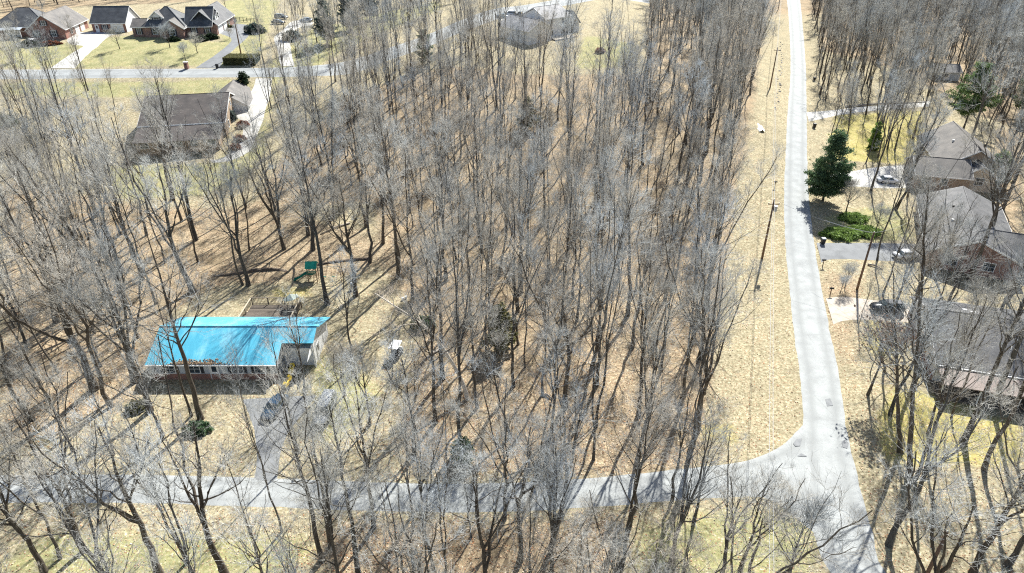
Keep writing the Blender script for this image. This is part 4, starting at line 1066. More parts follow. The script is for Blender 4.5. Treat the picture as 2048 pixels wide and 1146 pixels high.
VARIANTS = {}
def tree_variant(key, seed, kind, bark=None, leaves=0):
    g = np.random.default_rng(seed)
    if kind == 'tall':
        H_ = 25.0; r = g.uniform(.30, .36)
        P0, R0 = trunk_line(g, H_, r, 12, .010)
        stems = [(P0, R0)]
        L1 = grow(P0, R0, 20, .42, .98, (.8, .2), lambda T, L: (1.3 - T) * L * .30, .32, 7, .42, .025, g)
        m2, m3, m4 = 6, 5, 3; tw = 1.0
    elif kind == 'woods':
        H_ = g.uniform(20, 25); r = g.uniform(.17, .25)
        P0, R0 = trunk_line(g, H_, r, 12, .018, g.normal(0, .02, 2))
        stems = [(P0, R0)]
        if g.random() < .55:       # a co-dominant fork
            pf, rf = grow(P0, R0, 1 + int(g.random() < .4), .28, .55, (.28, .08), lambda T, L: (1 - T) * L * 1.0, .35, 9, .75, .012, g)
            stems.append((pf, rf))
        a, ra = zip(*[grow(p, q, 13 if i == 0 else 8, .40 if i == 0 else .2, .98, (.56, .16), lambda T, L: (1.35 - T) * np.maximum(L, 12) * .25, .45, 7, .50, .02, g) for i, (p, q) in enumerate(stems)])
        L1 = (np.concatenate(a), np.concatenate(ra))
        m2, m3, m4 = 6, 4, 3; tw = 1.05
    elif kind == 'open':
        H_ = g.uniform(19, 24); r = g.uniform(.27, .38)
        P0, R0 = trunk_line(g, H_ * .82, r, 12, .022, g.normal(0, .03, 2))
        pf, rf = grow(P0, R0, 3, .28, .55, (.42, .1), lambda T, L: (1.1 - T) * L * .95, .28, 10, .68, .012, g)
        stems = [(P0, R0), (pf, rf)]
        a, ra = zip(*[grow(p, q, 10 if i == 0 else 8, .4 if i == 0 else .25, .98, (.85, .2), lambda T, L: (1.35 - T) * np.maximum(L, 11) * .32, .35, 7, .5, .028, g) for i, (p, q) in enumerate(stems)])
        L1 = (np.concatenate(a), np.concatenate(ra)); m2, m3, m4 = 6, 4, 3; tw = 1.05
    elif kind == 'pale':          # leaning pale-barked tree with long bare limbs
        H_ = 17.5; r = .3
        s = np.linspace(0, 1, 14)
        P0 = np.stack([-9.5 * s ** 1.5 - .9 * np.sin(s * 7) * s, .8 * np.sin(s * 5), H_ * s * (1 - .12 * s) - .3], -1)[None]; R0 = (r * (1 - .82 * s))[None]
        L1 = grow(P0, R0, 13, .38, .98, (.95, .25), lambda T, L: (1.3 - T) * L * .36, .15, 8, .55, .03, g); stems = [(P0, R0)]
        m2, m3, m4 = 7, 5, 3; tw = 1.1
    elif kind == 'yard':          # small rounded yard tree
        H_ = g.uniform(5.5, 7.0); r = .11
        P0, R0 = trunk_line(g, H_ * .7, r, 7, .03)
        stems = [(P0, R0)]
        L1 = grow(P0, R0, 12, .28, .98, (.75, .15), lambda T, L: (1.4 - T) * L * .55, .4, 6, .55, .03, g); m2, m3, m4 = 7, 5, 4; tw = .85
    else:                         # sapling / brush
        H_ = g.uniform(5, 8.5); r = .045
        P0, R0 = trunk_line(g, H_, r, 7, .05, g.normal(0, .06, 2))
        stems = [(P0, R0)]
        L1 = grow(P0, R0, 9, .25, .98, (.65, .18), lambda T, L: (1.2 - T) * L * .38, .3, 5, .5, .04, g, .008); m2, m3, m4 = 6, 6, 0; tw = .9
    L2 = grow(*L1, m2, .22, .98, (.75, .22), lambda T, L: (1.25 - T) * L * .52, .3, 5, .5, .04, g, .015 * tw)
    L3 = grow(*L2, m3, .15, .98, (.62, .2), lambda T, L: (1.25 - T) * L * .62 + .25, .28, 4, .55, .028, g, .0105 * tw)
    trunk = join([tubes_np(p, q, 8) for p, q in stems] + [tubes_np(*L1, 5)])
    tws = [tubes_np(*L2, 4), tubes_np(*L3, 3)]
    last = L3
    if m4:
        L4 = grow(*L3, m4, .1, .98, (.55, .2), lambda T, L: (1.2 - T) * L * .62 + .32, .25, 3, .7, .03, g, .0075 * tw)
        tws.append(tubes_np(*L4, 3)); last = L4
    crown = join(tws)
    b = bark or BARK
    tm = np_mesh('trunk_' + key, *trunk, b, True)
    cm = np_mesh('crown_' + key, *crown, PALEBARK if kind == 'pale' else TWIG, False)
    jm_v, jm_f = join([trunk, crown])
    proto = None
    lm = None
    if leaves:
        c = last[0][:, -1]; c = c[g.choice(len(c), min(leaves, len(c)), False)]
        v_, f_ = leaf_quads(c, .07, g)
        lm = np_mesh('leaf_' + key, v_, f_, mat('dry_brown_leaf', (.30, .19, .13), .35, 3.0, rough=.8))
    VARIANTS[key] = dict(trunk=tm, crown=cm, h=H_, leaf=lm, nt=len(trunk[1]), jv=(jm_v, jm_f))
    return VARIANTS[key]

def leaf_quads(c, size, g, stretch=1.6):
    n = len(c)
    a = unit(g.normal(0, 1, (n, 3))); b_ = unit(np.cross(a, g.normal(0, 1, (n, 3))))
    s = size * g.uniform(.6, 1.4, (n, 1))
    V = np.stack([c - a * s * stretch, c + b_ * s, c + a * s * stretch, c - b_ * s], 1).reshape(-1, 3)
    return V, np.arange(4 * n).reshape(n, 4)

WOODS = ['w%d' % i for i in range(12)]
OPENS = ['o%d' % i for i in range(6)]
SAPS = ['s%d' % i for i in range(5)]
YARDS = ['y%d' % i for i in range(3)]
for i, k_ in enumerate(WOODS): tree_variant(k_, 100 + i, 'woods')
for i, k_ in enumerate(OPENS): tree_variant(k_, 200 + i, 'open')
for i, k_ in enumerate(SAPS): tree_variant(k_, 300 + i, 'sapling')
for i, k_ in enumerate(YARDS): tree_variant(k_, 400 + i, 'yard')
for i in range(3): tree_variant('t%d' % i, 600 + i, 'tall')
tree_variant('pale', 500, 'pale', PALEBARK)
tree_variant('leafy', 505, 'yard', None, 700)

def tree(key, at, hgt, rz, label, group=None, name='bare_tree', cat='tree', lean=(0, 0), fat=1.0):
    v = VARIANTS[key]; s = hgt / v['h']
    e = tag(empty(name, tuple(at), rz), label, cat, group)
    e.rotation_euler = (lean[0], lean[1], rz)
    e.scale = (s * fat, s * fat, s)
    link(bpy.data.objects.new('trunk', v['trunk']), e)
    link(bpy.data.objects.new('crown', v['crown']), e)
    if v['leaf']: link(bpy.data.objects.new('dry_leaves', v['leaf']), e)
    return e

def proj(x, y, z):
    """photo pixel of a point"""
    dy, dz = y, z - CAM_H
    depth = dy * _C - dz * _S; up = dy * _S + dz * _C
    return 1024 + FPX * x / depth, 573 - FPX * up / depth, depth

class _Taken:
    """trees placed so far, in 8 m cells"""
    def __init__(t): t.c = {}
    def append(t, p): t.c.setdefault((int(p[0] // 8), int(p[1] // 8)), []).append(p)
    def near(t, x, y):
        i, j = int(x // 8), int(y // 8)
        for a in (-1, 0, 1):
            for b in (-1, 0, 1): yield from t.c.get((i + a, j + b), ())
TAKEN = _Taken()
def free(x, y, d): return all((x - a) ** 2 + (y - b_) ** 2 > d * d for a, b_ in TAKEN.near(x, y))

# --- trees that stand out one by one: (base pixel, kind, height, label)
SOLO = [
 ((655, 608), 't0', 25, 'tall bare tree with straight trunk just beyond the deck'),
 ((497, 571), 'o1', 23, 'forked bare tree by dark ditch left of the play set'),
 ((486, 570), 'w1', 22, 'slender leaning bare tree sharing base with forked ditch tree'),
 ((712, 592), 'o2', 22, 'bare tree beside the white grill on back lawn'),
 ((194, 432), 't1', 27, 'thick leaning trunk in clearing below brown roof, left one'),
 ((392, 480), 't2', 27, 'thick leaning trunk in clearing below brown roof, right one'),
 ((364, 442), 'w2', 22, 'thin straight trunk beside thick trunk below brown roof'),
 ((285, 560), 'o5', 24, 'widely forked bare tree in clearing left of ditch'),
 ((402, 838), 't1', 23, 'bare tree with dark trunk crossing left half of blue roof'),
 ((383, 832), 'w4', 17, 'thin bare tree just left of blue roof front tree'),
 ((300, 822), 'o2', 24, 'leaning bare tree at left corner of blue roof house'),
 ((325, 880), 'o3', 14, 'low forked bare tree in front of blue roof left end'),
 ((598, 905), 'w4', 16, 'bare tree between dark blue car and silver van'),
 ((610, 790), 'w5', 14, 'slim bare tree right of carport mouth'),
 ((690, 790), 'y0', 8, 'brushy small tree on lawn right of carport'),
 ((720, 1160), 't2', 20, 'straight dark trunk with high fork in front of side road centre left'),
 ((645, 1120), 't0', 20, 'large bare tree with two trunks, foreground left of centre'),
 ((662, 1092), 't2', 18, 'reddish trunk bare tree behind foreground twin trunk tree'),
 ((168, 1102), 'o1', 20, 'leaning bare tree on foreground grass, shadow trailing left'),
 ((88, 1146), 'o3', 19, 'forked bare tree at bottom left corner'),
 ((120, 1118), 'w7', 17, 'thin bare tree between two leaning foreground left trees'),
 ((320, 1150), 'o2', 21, 'crooked bare tree at bottom, third of the way across'),
 ((375, 1125), 'w3', 18, 'thin bare tree right of crooked foreground tree'),
 ((450, 1150), 'o4', 20, 'many stemmed bare tree on foreground grass'),
 ((1130, 815), 'o3', 23, 'dark forked trunk in front row of central woods'),
 ((1085, 790), 'w6', 22, 'twin dark trunk left of forked trunk, front woods row'),
 ((955, 815), 'w7', 21, 'upright trunk group beside the pale leaning tree'),
 ((1378, 905), 'w8', 24, 'dark trunk at right front corner of central woods'),
 ((1395, 860), 'o5', 23, 'bare tree at edge of yellow moss patch, woods corner'),
 ((1345, 1000), 'w2', 15, 'short bare tree on far verge of side road'),
 ((1480, 1140), 'o1', 13, 'twisted dark bare tree in foreground right of centre'),
 ((1440, 1165), 'o0', 14, 'dark tangled bare tree at bottom edge right of centre'),
 ((1575, 1160), 'y2', 10, 'open crowned bare tree in corner below the junction'),
 ((1100, 1150), 'w8', 18, 'pale topped bare tree at bottom centre'),
 ((1040, 1120), 'o3', 19, 'bare tree with white snapped limb in foreground centre'),
 ((1240, 1140), 'w4', 20, 'straight foreground tree right of centre'),
 ((870, 1150), 'w0', 18, 'brushy foreground tree below side road centre'),
 ((1818, 954), 't0', 25, 'thick black trunk in right yard, tallest near the road', 1.0, -.27),
 ((1800, 905), 't1', 23, 'slim trunk left of thick black trunk, right yard', .8, -.3),
 ((1829, 962), 'w3', 22, 'reddish slim trunk right of thick black trunk'),
 ((1926, 886), 't1', 26, 'grey trunk leaning right before the brown porch roof, left one', .9),
 ((1968, 940), 'w5', 23, 'slim trunk between the two grey trunks at right edge', 1.0, -.1),
 ((1984, 812), 't2', 26, 'thick grey trunk standing against the brown porch roof', 1.0),
 ((1903, 835), 'w6', 17, 'thin crooked tree at corner of porch roof house'),
 ((1856, 868), 'w0', 18, 'thin leaning tree in yellow grass by porch roof house'),
 ((1945, 1150), 'o2', 20, 'bare tree with pale twigs at bottom right'),
 ((2015, 1130), 'o3', 20, 'bare tree cut by the bottom right edge'),
 ((1835, 740), 't2', 25, 'big forked trunk before left end of porch roof house', 1.0, -.25),
 ((1800, 690), 'w2', 18, 'slim tree beside gravel drive lower side'),
 ((1940, 560), 't0', 26, 'thick trunk leaning across long grey roof, lower', 1.0),
 ((1925, 330), 't1', 26, 'dark thick trunk rising past the upper right pine', 1.0),
 ((1790, 300), 'w4', 20, 'dark trunk on yellow lawn above pale drive'),
 ((1775, 298), 'w8', 20, 'leaning trunk left of dark trunk on yellow lawn'),
 ((1740, 290), 'o5', 20, 'trunk clump on yellow lawn near the evergreen'),
 ((1755, 520), 'w1', 19, 'thin straight tree below the green thicket'),
 ((1765, 590), 'w6', 20, 'thin bare tree right of the drive pole'),
 ((1672, 260), 'w3', 15, 'slim tree by road at upper concrete drive'),
 ((1500, 190), 'w7', 24, 'tall dark trunk at top right edge of central woods'),
 ((1735, 790), 'leafy', 11, 'small tree with dry brown leaves beside the road'),
 ((345, 400), 'o1', 24, 'broad crowned tree over right half of brown roof'),
 ((300, 400), 'o3', 15, 'shorter broad tree below left part of brown roof'),
 ((1890, 620), 'o3', 17, 'grey twigged tree over near end of long grey house'),
 ((1985, 660), 'o5', 20, 'bare tree behind left part of porch house roof'),
 ((1830, 600), 'o2', 14, 'spreading tree at end of the gravel drive'),
 ((2010, 600), 'w4', 22, 'bare tree rising behind porch house roof, right'),
 ((2000, 430), 't2', 25, 'tall tree behind long grey house, near right edge'),  # added tree, placed for the shade it casts on the grey roof
 ((1965, 500), 'o3', 22, 'forked tree at right side of long grey house'),
 ((1815, 395), 'w3', 20, 'slim tree at end of the pale drive'),
 ((1760, 700), 'w2', 21, 'slim dark tree on yellow verge beside leafy tree'),
 ((1780, 830), 'w5', 20, 'slim tree left of trunk cluster in right yard'),
 ((1870, 560), 'o0', 13, 'low twiggy tree between asphalt drive and porch house'),
]
for (bp_, key, hh, lab, *ft) in SOLO:
    rz_ = 0.0 if len(ft) > 1 else random.uniform(0, 6.28)
    p = P(*bp_); TAKEN.append((p.x, p.y))
    tree(key, p, hh, rz_, lab, 'bare trees standing apart', fat=ft[0] if ft else 1.0, lean=(0, ft[1]) if len(ft) > 1 else (0, 0))
p = P(935, 800); TAKEN.append((p.x, p.y))
tree('pale', p, 16.5, R(-8), 'pale barked tree leaning left over lawn from central woods', None)
yd = [((395, 106), 6, 'small bare yard tree left of dormer house drive'), ((372, 122), 5, 'small bare tree by brick mailbox'), ((240, 98), 6.5, 'rusty twigged small tree beside the white drive'),
      ((46, 118), 6, 'small bare tree on lawn of red brick house'), ((452, 18), 6, 'small bare tree on grass above the fence'), ((340, 95), 7, 'dense small bare tree before dormer house front'), ((30, 90), 7, 'greyish small tree at left side of red brick house'),
      ((1690, 575), 4.5, 'bushy small bare tree between right road and drive pole'), ((1750, 465), 6, 'small grey twigged tree in front of green thicket'), ((1692, 425), 7, 'twiggy small tree at foot of the green cedar'), ((1680, 588), 3.5, 'low brown twigged bush by the upper mailbox'), ((460, 78), 3.5, 'young staked tree beside dormer house garage')]
for i, (bp_, hh, lab) in enumerate(yd):
    p = P(*bp_); TAKEN.append((p.x, p.y)); tree(YARDS[i % 3], p, hh, random.uniform(0, 6.28), lab, 'small yard trees', 'yard_tree')

# --- woods, zone by zone
ZONES = [
 ('central', [(860, 660), (850, 740), (885, 800), (860, 880), (845, 930), (1000, 945), (1360, 925), (1385, 860), (1405, 760), (1430, 600), (1445, 450), (1465, 330), (1490, 200), (1300, 160), (1060, 165), (900, 160), (720, 215), (640, 300), (600, 400), (720, 470), (745, 570)], 5.7, WOODS, (17, 24)),
 ('far central', [(1500, 200), (1535, -15), (1300, -15), (1285, 150)], 6.6, WOODS, (17, 23)),
 ('left', [(-120, 330), (130, 360), (170, 460), (300, 470), (420, 500), (430, 560), (330, 630), (270, 790), (130, 860), (-60, 900)], 5.4, WOODS + OPENS, (16, 23)),
 ('slope left', [(-60, 175), (230, 175), (260, 300), (200, 420), (-60, 330)], 8.6, WOODS + OPENS, (14, 20)),
 ('clearing', [(240, 400), (430, 390), (600, 400), (720, 470), (745, 515), (560, 512), (440, 495), (300, 470)], 6.2, WOODS + OPENS, (16, 22)),
 ('ridge', [(560, 170), (700, 155), (790, 125), (1000, 60), (1010, 130), (800, 190), (640, 260), (540, 330), (540, 220)], 6.8, WOODS, (16, 23)),
 ('top', [(590, 100), (590, 60), (660, 20), (900, -10), (960, -10), (740, 95), (690, 118)], 8.0, WOODS, (13, 19)),
 ('far left', [(-80, 30), (0, 25), (150, 5), (450, -2), (450, -14), (-80, -14)], 7.0, WOODS, (15, 20)),
 ('upper right', [(1640, 205), (1632, 90), (1622, -12), (2200, -12), (2200, 250), (1990, 235), (1860, 195)], 5.0, WOODS, (17, 24)),
 ('right lots', [(1650, 225), (1860, 215), (1850, 330), (1800, 420), (1840, 520), (1780, 480), (1700, 330), (1650, 300)], 7.0, WOODS, (15, 22)),
 ('right edge', [(1960, 240), (2200, 250), (2200, 620), (2020, 570), (1985, 400)], 5.2, WOODS + OPENS, (16, 23)),
 ('front yard', [(-60, 840), (120, 880), (300, 900), (500, 930), (0, 940), (-60, 940)], 6.0, WOODS, (13, 18)),
 ('front lawn', [(680, 730), (840, 720), (850, 920), (620, 930), (600, 880)], 5.6, WOODS + OPENS, (11, 17)),
 ('foreground', [(560, 1040), (1260, 1040), (1400, 1035), (1440, 1146), (1480, 1400), (560, 1400)], 4.3, WOODS + OPENS, (13, 19)),
 ('foreground left', [(-100, 1050), (560, 1050), (560, 1450), (-100, 1450)], 6.8, OPENS + WOODS, (15, 20)),
 ('right yard', [(1760, 880), (2048, 960), (2150, 1400), (1860, 1400), (1780, 1146)], 8.5, WOODS + OPENS, (15, 20)),
 ('road verge', [(1700, 640), (1800, 670), (1800, 800), (1730, 880), (1700, 800)], 6.5, SAPS + YARDS, (5, 10)),
]
ZLAB = {
 'clearing': 'bare tree in open woods above the dark ditch',
 'central': 'slender bare tree in the dense central woods', 'far central': 'bare tree far back in woods beside the upper road',
 'left': 'bare tree in the left woods beside the blue roof house', 'slope left': 'bare tree on slope below left ridge road',
 'ridge': 'bare tree on slope below the curving ridge road', 'top': 'bare tree among cedars above the ridge road', 'far left': 'bare tree in woods behind the far brick houses',
 'upper right': 'bare tree in woods right of the upper road', 'right lots': 'bare tree between right road and houses', 'right edge': 'bare tree behind the right hand houses', 'front yard': 'bare tree on verge left of the asphalt drive',
 'front lawn': 'bare tree on lawn right of the silver van', 'foreground': 'bare tree in foreground thicket below the side road', 'foreground left': 'bare tree on foreground grass left of the thicket',
 'right yard': 'bare tree on leafy ground right of the junction', 'road verge': 'thin brushy tree on right verge of the road'}
bmx, bmy = np.arange(-300, 300, .6), np.arange(0, 480, .6)
BMX, BMY = np.meshgrid(bmx, bmy)
BMASK = np.zeros(BMX.shape, bool)
for r in ROADS + [np.array(z_) for z_ in HOUSE_ZONES]:
    i0, i1 = np.searchsorted(bmy, [r[:, 1].min(), r[:, 1].max()]); j0, j1 = np.searchsorted(bmx, [r[:, 0].min(), r[:, 0].max()])
    BMASK[i0:i1, j0:j1] |= in_poly(BMX[i0:i1, j0:j1], BMY[i0:i1, j0:j1], r)
def blocked(x, y):
    i, j = int(y / .6), int((x + 300) / .6)
    return 0 <= i < BMASK.shape[0] and 0 <= j < BMASK.shape[1] and bool(BMASK[i, j])
def inside(x, y, poly):
    c = False; j = len(poly) - 1
    for i in range(len(poly)):
        (xi, yi), (xj, yj) = poly[i], poly[j]
        if (yi > y) != (yj > y) and x < (xj - xi) * (y - yi) / (yj - yi) + xi: c = not c
        j = i
    return c
SCAT = []
for zn, poly, sp, keys, (h0, h1) in ZONES:
    W = [tuple(P(a, b_)[:2]) for a, b_ in poly]
    xs, ys = [w[0] for w in W], [w[1] for w in W]
    area = (max(xs) - min(xs)) * (max(ys) - min(ys))
    for _ in range(int(min(9000, area / sp ** 2 * 9))):
        x, y = random.uniform(min(xs), max(xs)), random.uniform(min(ys), max(ys))
        if y < 21 or not inside(x, y, W): continue
        if not free(x, y, sp * random.uniform(.62, 1.1)) or blocked(x, y): continue
        qx, qy, _ = proj(x, y, float(zt(x, y)))
        if 1015 < qx < 1185 and 120 < qy < 330 and random.random() < .8: continue      # thinner stand below the grey house
        if 1150 < qx < 1280 and 100 < qy < 200: continue
        if 590 < qx < 730 and 800 < qy < 1090: continue
        TAKEN.append((x, y))
        hh = random.uniform(h0, h1) * (1.06 if random.random() < .75 else .68)
        z = float(zt(x, y)); bx, by, d0 = proj(x, y, z); tx, ty, d1 = proj(x, y, z + hh)
        vis = d1 > 5 and max(bx, tx) > -120 and min(bx, tx) < 2168 and ty < 1130 and by > -5
        SCAT.append((zn, x, y, z, hh, random.choice(keys), hh / d0 if vis else 0.0))
SCAT.sort(key=lambda t: -t[6])
NBIG = 300 - len(SOLO) - 1
REST, BIG = [], []
for i, r in enumerate(SCAT):
    if i < NBIG and r[6] > 0: BIG.append(r)
    else: REST.append((*r[1:5], ('w0', 'w2', 'w3', 'w6')[i % 4]))
def where(zn, x, y, z):
    """what the tree stands beside, in words one can follow in the picture"""
    bx, by, _ = proj(x, y, z)
    if zn == 'central':
        if by > 880: q = 'in front row of central woods above the side road'
        elif bx > 1330 and by > 560: q = 'on lower right edge of central woods by grass strip'
        elif bx > 1360: q = 'on upper right edge of central woods by grass strip'
        elif bx < 800 and by > 330: q = 'on left edge of central woods behind the play set'
        elif bx < 950 and by > 560: q = 'in central woods near the pale leaning tree'
        elif by < 260: q = 'in top of central woods below the grey house'
        elif by < 400: q = 'in upper middle of the central woods'
        elif by < 640: q = 'in the heart of the central woods'
        else: q = 'in lower middle of the central woods'
        return q
    if zn == 'left':
        if by < 450: return 'in top of left woods below the slope'
        if by < 600: return 'in middle of the left woods'
        return 'in lower left woods by blue roof'
    if zn == 'foreground':
        return 'in foreground thicket left of centre' if bx < 900 else ('in foreground thicket at centre' if bx < 1250 else 'in foreground near the road junction')
    return ZLAB[zn].replace('bare tree ', '').replace('thin brushy tree ', '')
SIZE = lambda hh: 'tall' if hh > 20.5 else ('short' if hh < 15.5 else 'medium')
FORKED = {'w0', 'w2', 'w3', 'w5', 'w6', 'w7', 'w8', *OPENS}
buckets = {}
for r in BIG:
    zn, x, y, z, hh, key, app = r
    q = where(zn, x, y, z); f = 'spreading' if key in OPENS else ('forked' if key in FORKED else 'straight')
    buckets.setdefault((SIZE(hh), f, q), []).append(r)
ORD = ['leftmost', 'second from left', 'third from left', 'fourth from left', 'fifth from left', 'sixth from left', 'seventh from left']
for (sz, f, q), rows in buckets.items():
    rows.sort(key=lambda r: -r[2])                      # far to near
    nb = -(-len(rows) // 7); rank = {}
    for bi in range(nb):
        part = sorted(rows[bi * len(rows) // nb:(bi + 1) * len(rows) // nb], key=lambda r: proj(r[1], r[2], r[3])[0])
        rowname = '' if nb == 1 else (' back row,', ' front row,')[bi] if nb == 2 else (' back row,', ' middle row,', ' front row,')[min(2, bi)]
        for j, r in enumerate(part): rank[id(r)] = ',' + rowname + ' ' + ORD[min(j, 6)]
    for j, (zn, x, y, z, hh, key, app) in enumerate(rows):
        lab = f'{sz} {f} tree {q}'
        if len(rows) > 1: lab += rank[id(rows[j])]
        tree(key, (x, y, z), hh, random.uniform(0, 6.28), lab, zn + ' trees', lean=(random.gauss(0, .2 if random.random() < .07 and zn in ('central', 'left') and hh < 19 and proj(x, y, z)[0] < 1200 else .035), random.gauss(0, .04)), fat=random.uniform(.8, 1.25))

# --- the rest of the woods and the undergrowth: one object each, instanced by geometry nodes
proto_col = bpy.data.collections.new('woods_sources')       # not linked to the scene
def proto(key):
    v = VARIANTS[key]
    me = np_mesh('joined_' + key, *v['jv'], [v['trunk'].materials[0], v['crown'].materials[0]], False, np.r_[np.zeros(v['nt']), np.ones(len(v['jv'][1]) - v['nt'])])
    return me
def scatter(name, label, rows, keys):
    """rows: (x, y, z, height, key)"""
    col = bpy.data.collections.new(name + '_sources')
    order = sorted(keys)
    for k_ in order: col.objects.link(bpy.data.objects.new('src_' + k_, proto(k_)))
    me = bpy.data.meshes.new(name)
    me.vertices.add(len(rows)); me.vertices.foreach_set('co', np.array([r[:3] for r in rows], np.float32).ravel())
    def at(nm, typ, prop, data):
        a = me.attributes.new(nm, typ, 'POINT'); a.data.foreach_set(prop, np.asarray(data).ravel())
    at('idx', 'INT', 'value', np.array([order.index(r[4]) for r in rows], np.int32))
    at('rot', 'FLOAT_VECTOR', 'vector', np.array([(random.gauss(0, .05), random.gauss(0, .05), random.uniform(0, 6.28)) for r in rows], np.float32))
    at('scl', 'FLOAT', 'value', np.array([r[3] / VARIANTS[r[4]]['h'] for r in rows], np.float32))
    o = link(bpy.data.objects.new(name, me)); o['kind'] = 'stuff'; o['label'] = label
    ng = bpy.data.node_groups.new(name + '_nodes', 'GeometryNodeTree')
    ng.interface.new_socket('Geometry', in_out='INPUT', socket_type='NodeSocketGeometry'); ng.interface.new_socket('Geometry', in_out='OUTPUT', socket_type='NodeSocketGeometry')
    N = ng.nodes
    gi, go = N.new('NodeGroupInput'), N.new('NodeGroupOutput')
    ci = N.new('GeometryNodeCollectionInfo'); ci.inputs['Collection'].default_value = col; ci.inputs['Separate Children'].default_value = True; ci.inputs['Reset Children'].default_value = True
    ip = N.new('GeometryNodeInstanceOnPoints'); ip.inputs['Pick Instance'].default_value = True
    def na(nm, dt):
        n = N.new('GeometryNodeInputNamedAttribute'); n.data_type = dt; n.inputs['Name'].default_value = nm; return n.outputs['Attribute']
    Lk = ng.links
    Lk.new(gi.outputs[0], ip.inputs['Points']); Lk.new(ci.outputs[0], ip.inputs['Instance'])
    Lk.new(na('idx', 'INT'), ip.inputs['Instance Index'])
    er = N.new('FunctionNodeEulerToRotation'); Lk.new(na('rot', 'FLOAT_VECTOR'), er.inputs[0]); Lk.new(er.outputs[0], ip.inputs['Rotation'])
    Lk.new(na('scl', 'FLOAT'), ip.inputs['Scale'])
    Lk.new(ip.outputs[0], go.inputs[0])
    md = o.modifiers.new('scatter', 'NODES'); md.node_group = ng
    return o
if REST: scatter('distant_woods', 'far bare trees that merge into one grey wood', REST, {r[4] for r in REST})

BR = []
for zn, poly, sp, keys, hs in ZONES:
    if zn in ('front lawn', 'right yard', 'road verge', 'slope left', 'right edge', 'foreground left', 'front yard'): sp2 = 9.0
    else: sp2 = 6.2
    W = [tuple(P(a, b_)[:2]) for a, b_ in poly]
    xs, ys = [w[0] for w in W], [w[1] for w in W]
    for _ in range(int((max(xs) - min(xs)) * (max(ys) - min(ys)) / sp2 ** 2)):
        x, y = random.uniform(min(xs), max(xs)), random.uniform(min(ys), max(ys))
        if y < 25 or not inside(x, y, W) or blocked(x, y): continue
        BR.append((x, y, float(zt(x, y)), random.uniform(2.2, 7.0), random.choice(SAPS)))
scatter('undergrowth', 'thin grey saplings and brush under the bare trees', BR, set(SAPS))
print('trees', len(SCAT) + len(SOLO), 'rest', len(REST), 'brush', len(BR))

# ------------------------------------------------------------------ EVERGREENS, SHRUBS, HEDGE
def leaf_mat(name, lo, hi):
    m, nt, b = new_mat(name, .6, .25)
    tc = nd(nt, 'ShaderNodeTexCoord')
    n1 = nd(nt, 'ShaderNodeTexNoise', Scale=1.3, Detail=5.0); nt.links.new(tc.outputs['Object'], n1.inputs['Vector'])
    n2 = nd(nt, 'ShaderNodeTexNoise', Scale=9.0, Detail=2.0); nt.links.new(tc.outputs['Object'], n2.inputs['Vector'])
    c = ramp(nt, math_n(nt, 'MULTIPLY', math_n(nt, 'ADD', n1.outputs[0], n2.outputs[0]), .5), [(.35, lo), (.65, hi)])
    nt.links.new(c, b.inputs['Base Color'])
    tr = nd(nt, 'ShaderNodeBsdfTranslucent'); nt.links.new(c, tr.inputs[0])
    mx = nd(nt, 'ShaderNodeMixShader'); mx.inputs[0].default_value = .4
    nt.links.new(b.outputs[0], mx.inputs[1]); nt.links.new(tr.outputs[0], mx.inputs[2])
    nt.links.new(mx.outputs[0], nt.nodes['Material Output'].inputs[0])
    return m
CEDAR = leaf_mat('cedar_foliage', (.045, .085, .045), (.15, .235, .115))
PINE = leaf_mat('pine_foliage', (.06, .10, .035), (.18, .27, .10))
BLUEC = leaf_mat('grey_cedar_foliage', (.04, .065, .055), (.12, .16, .14))
LIME = leaf_mat('privet_foliage', (.09, .15, .03), (.27, .38, .11))
BOX = leaf_mat('boxwood_foliage', (.012, .025, .012), (.04, .065, .03))
RUST = leaf_mat('rusty_foliage', (.14, .05, .03), (.34, .15, .09))
OLIVE = leaf_mat('olive_brush', (.09, .09, .035), (.23, .22, .10))

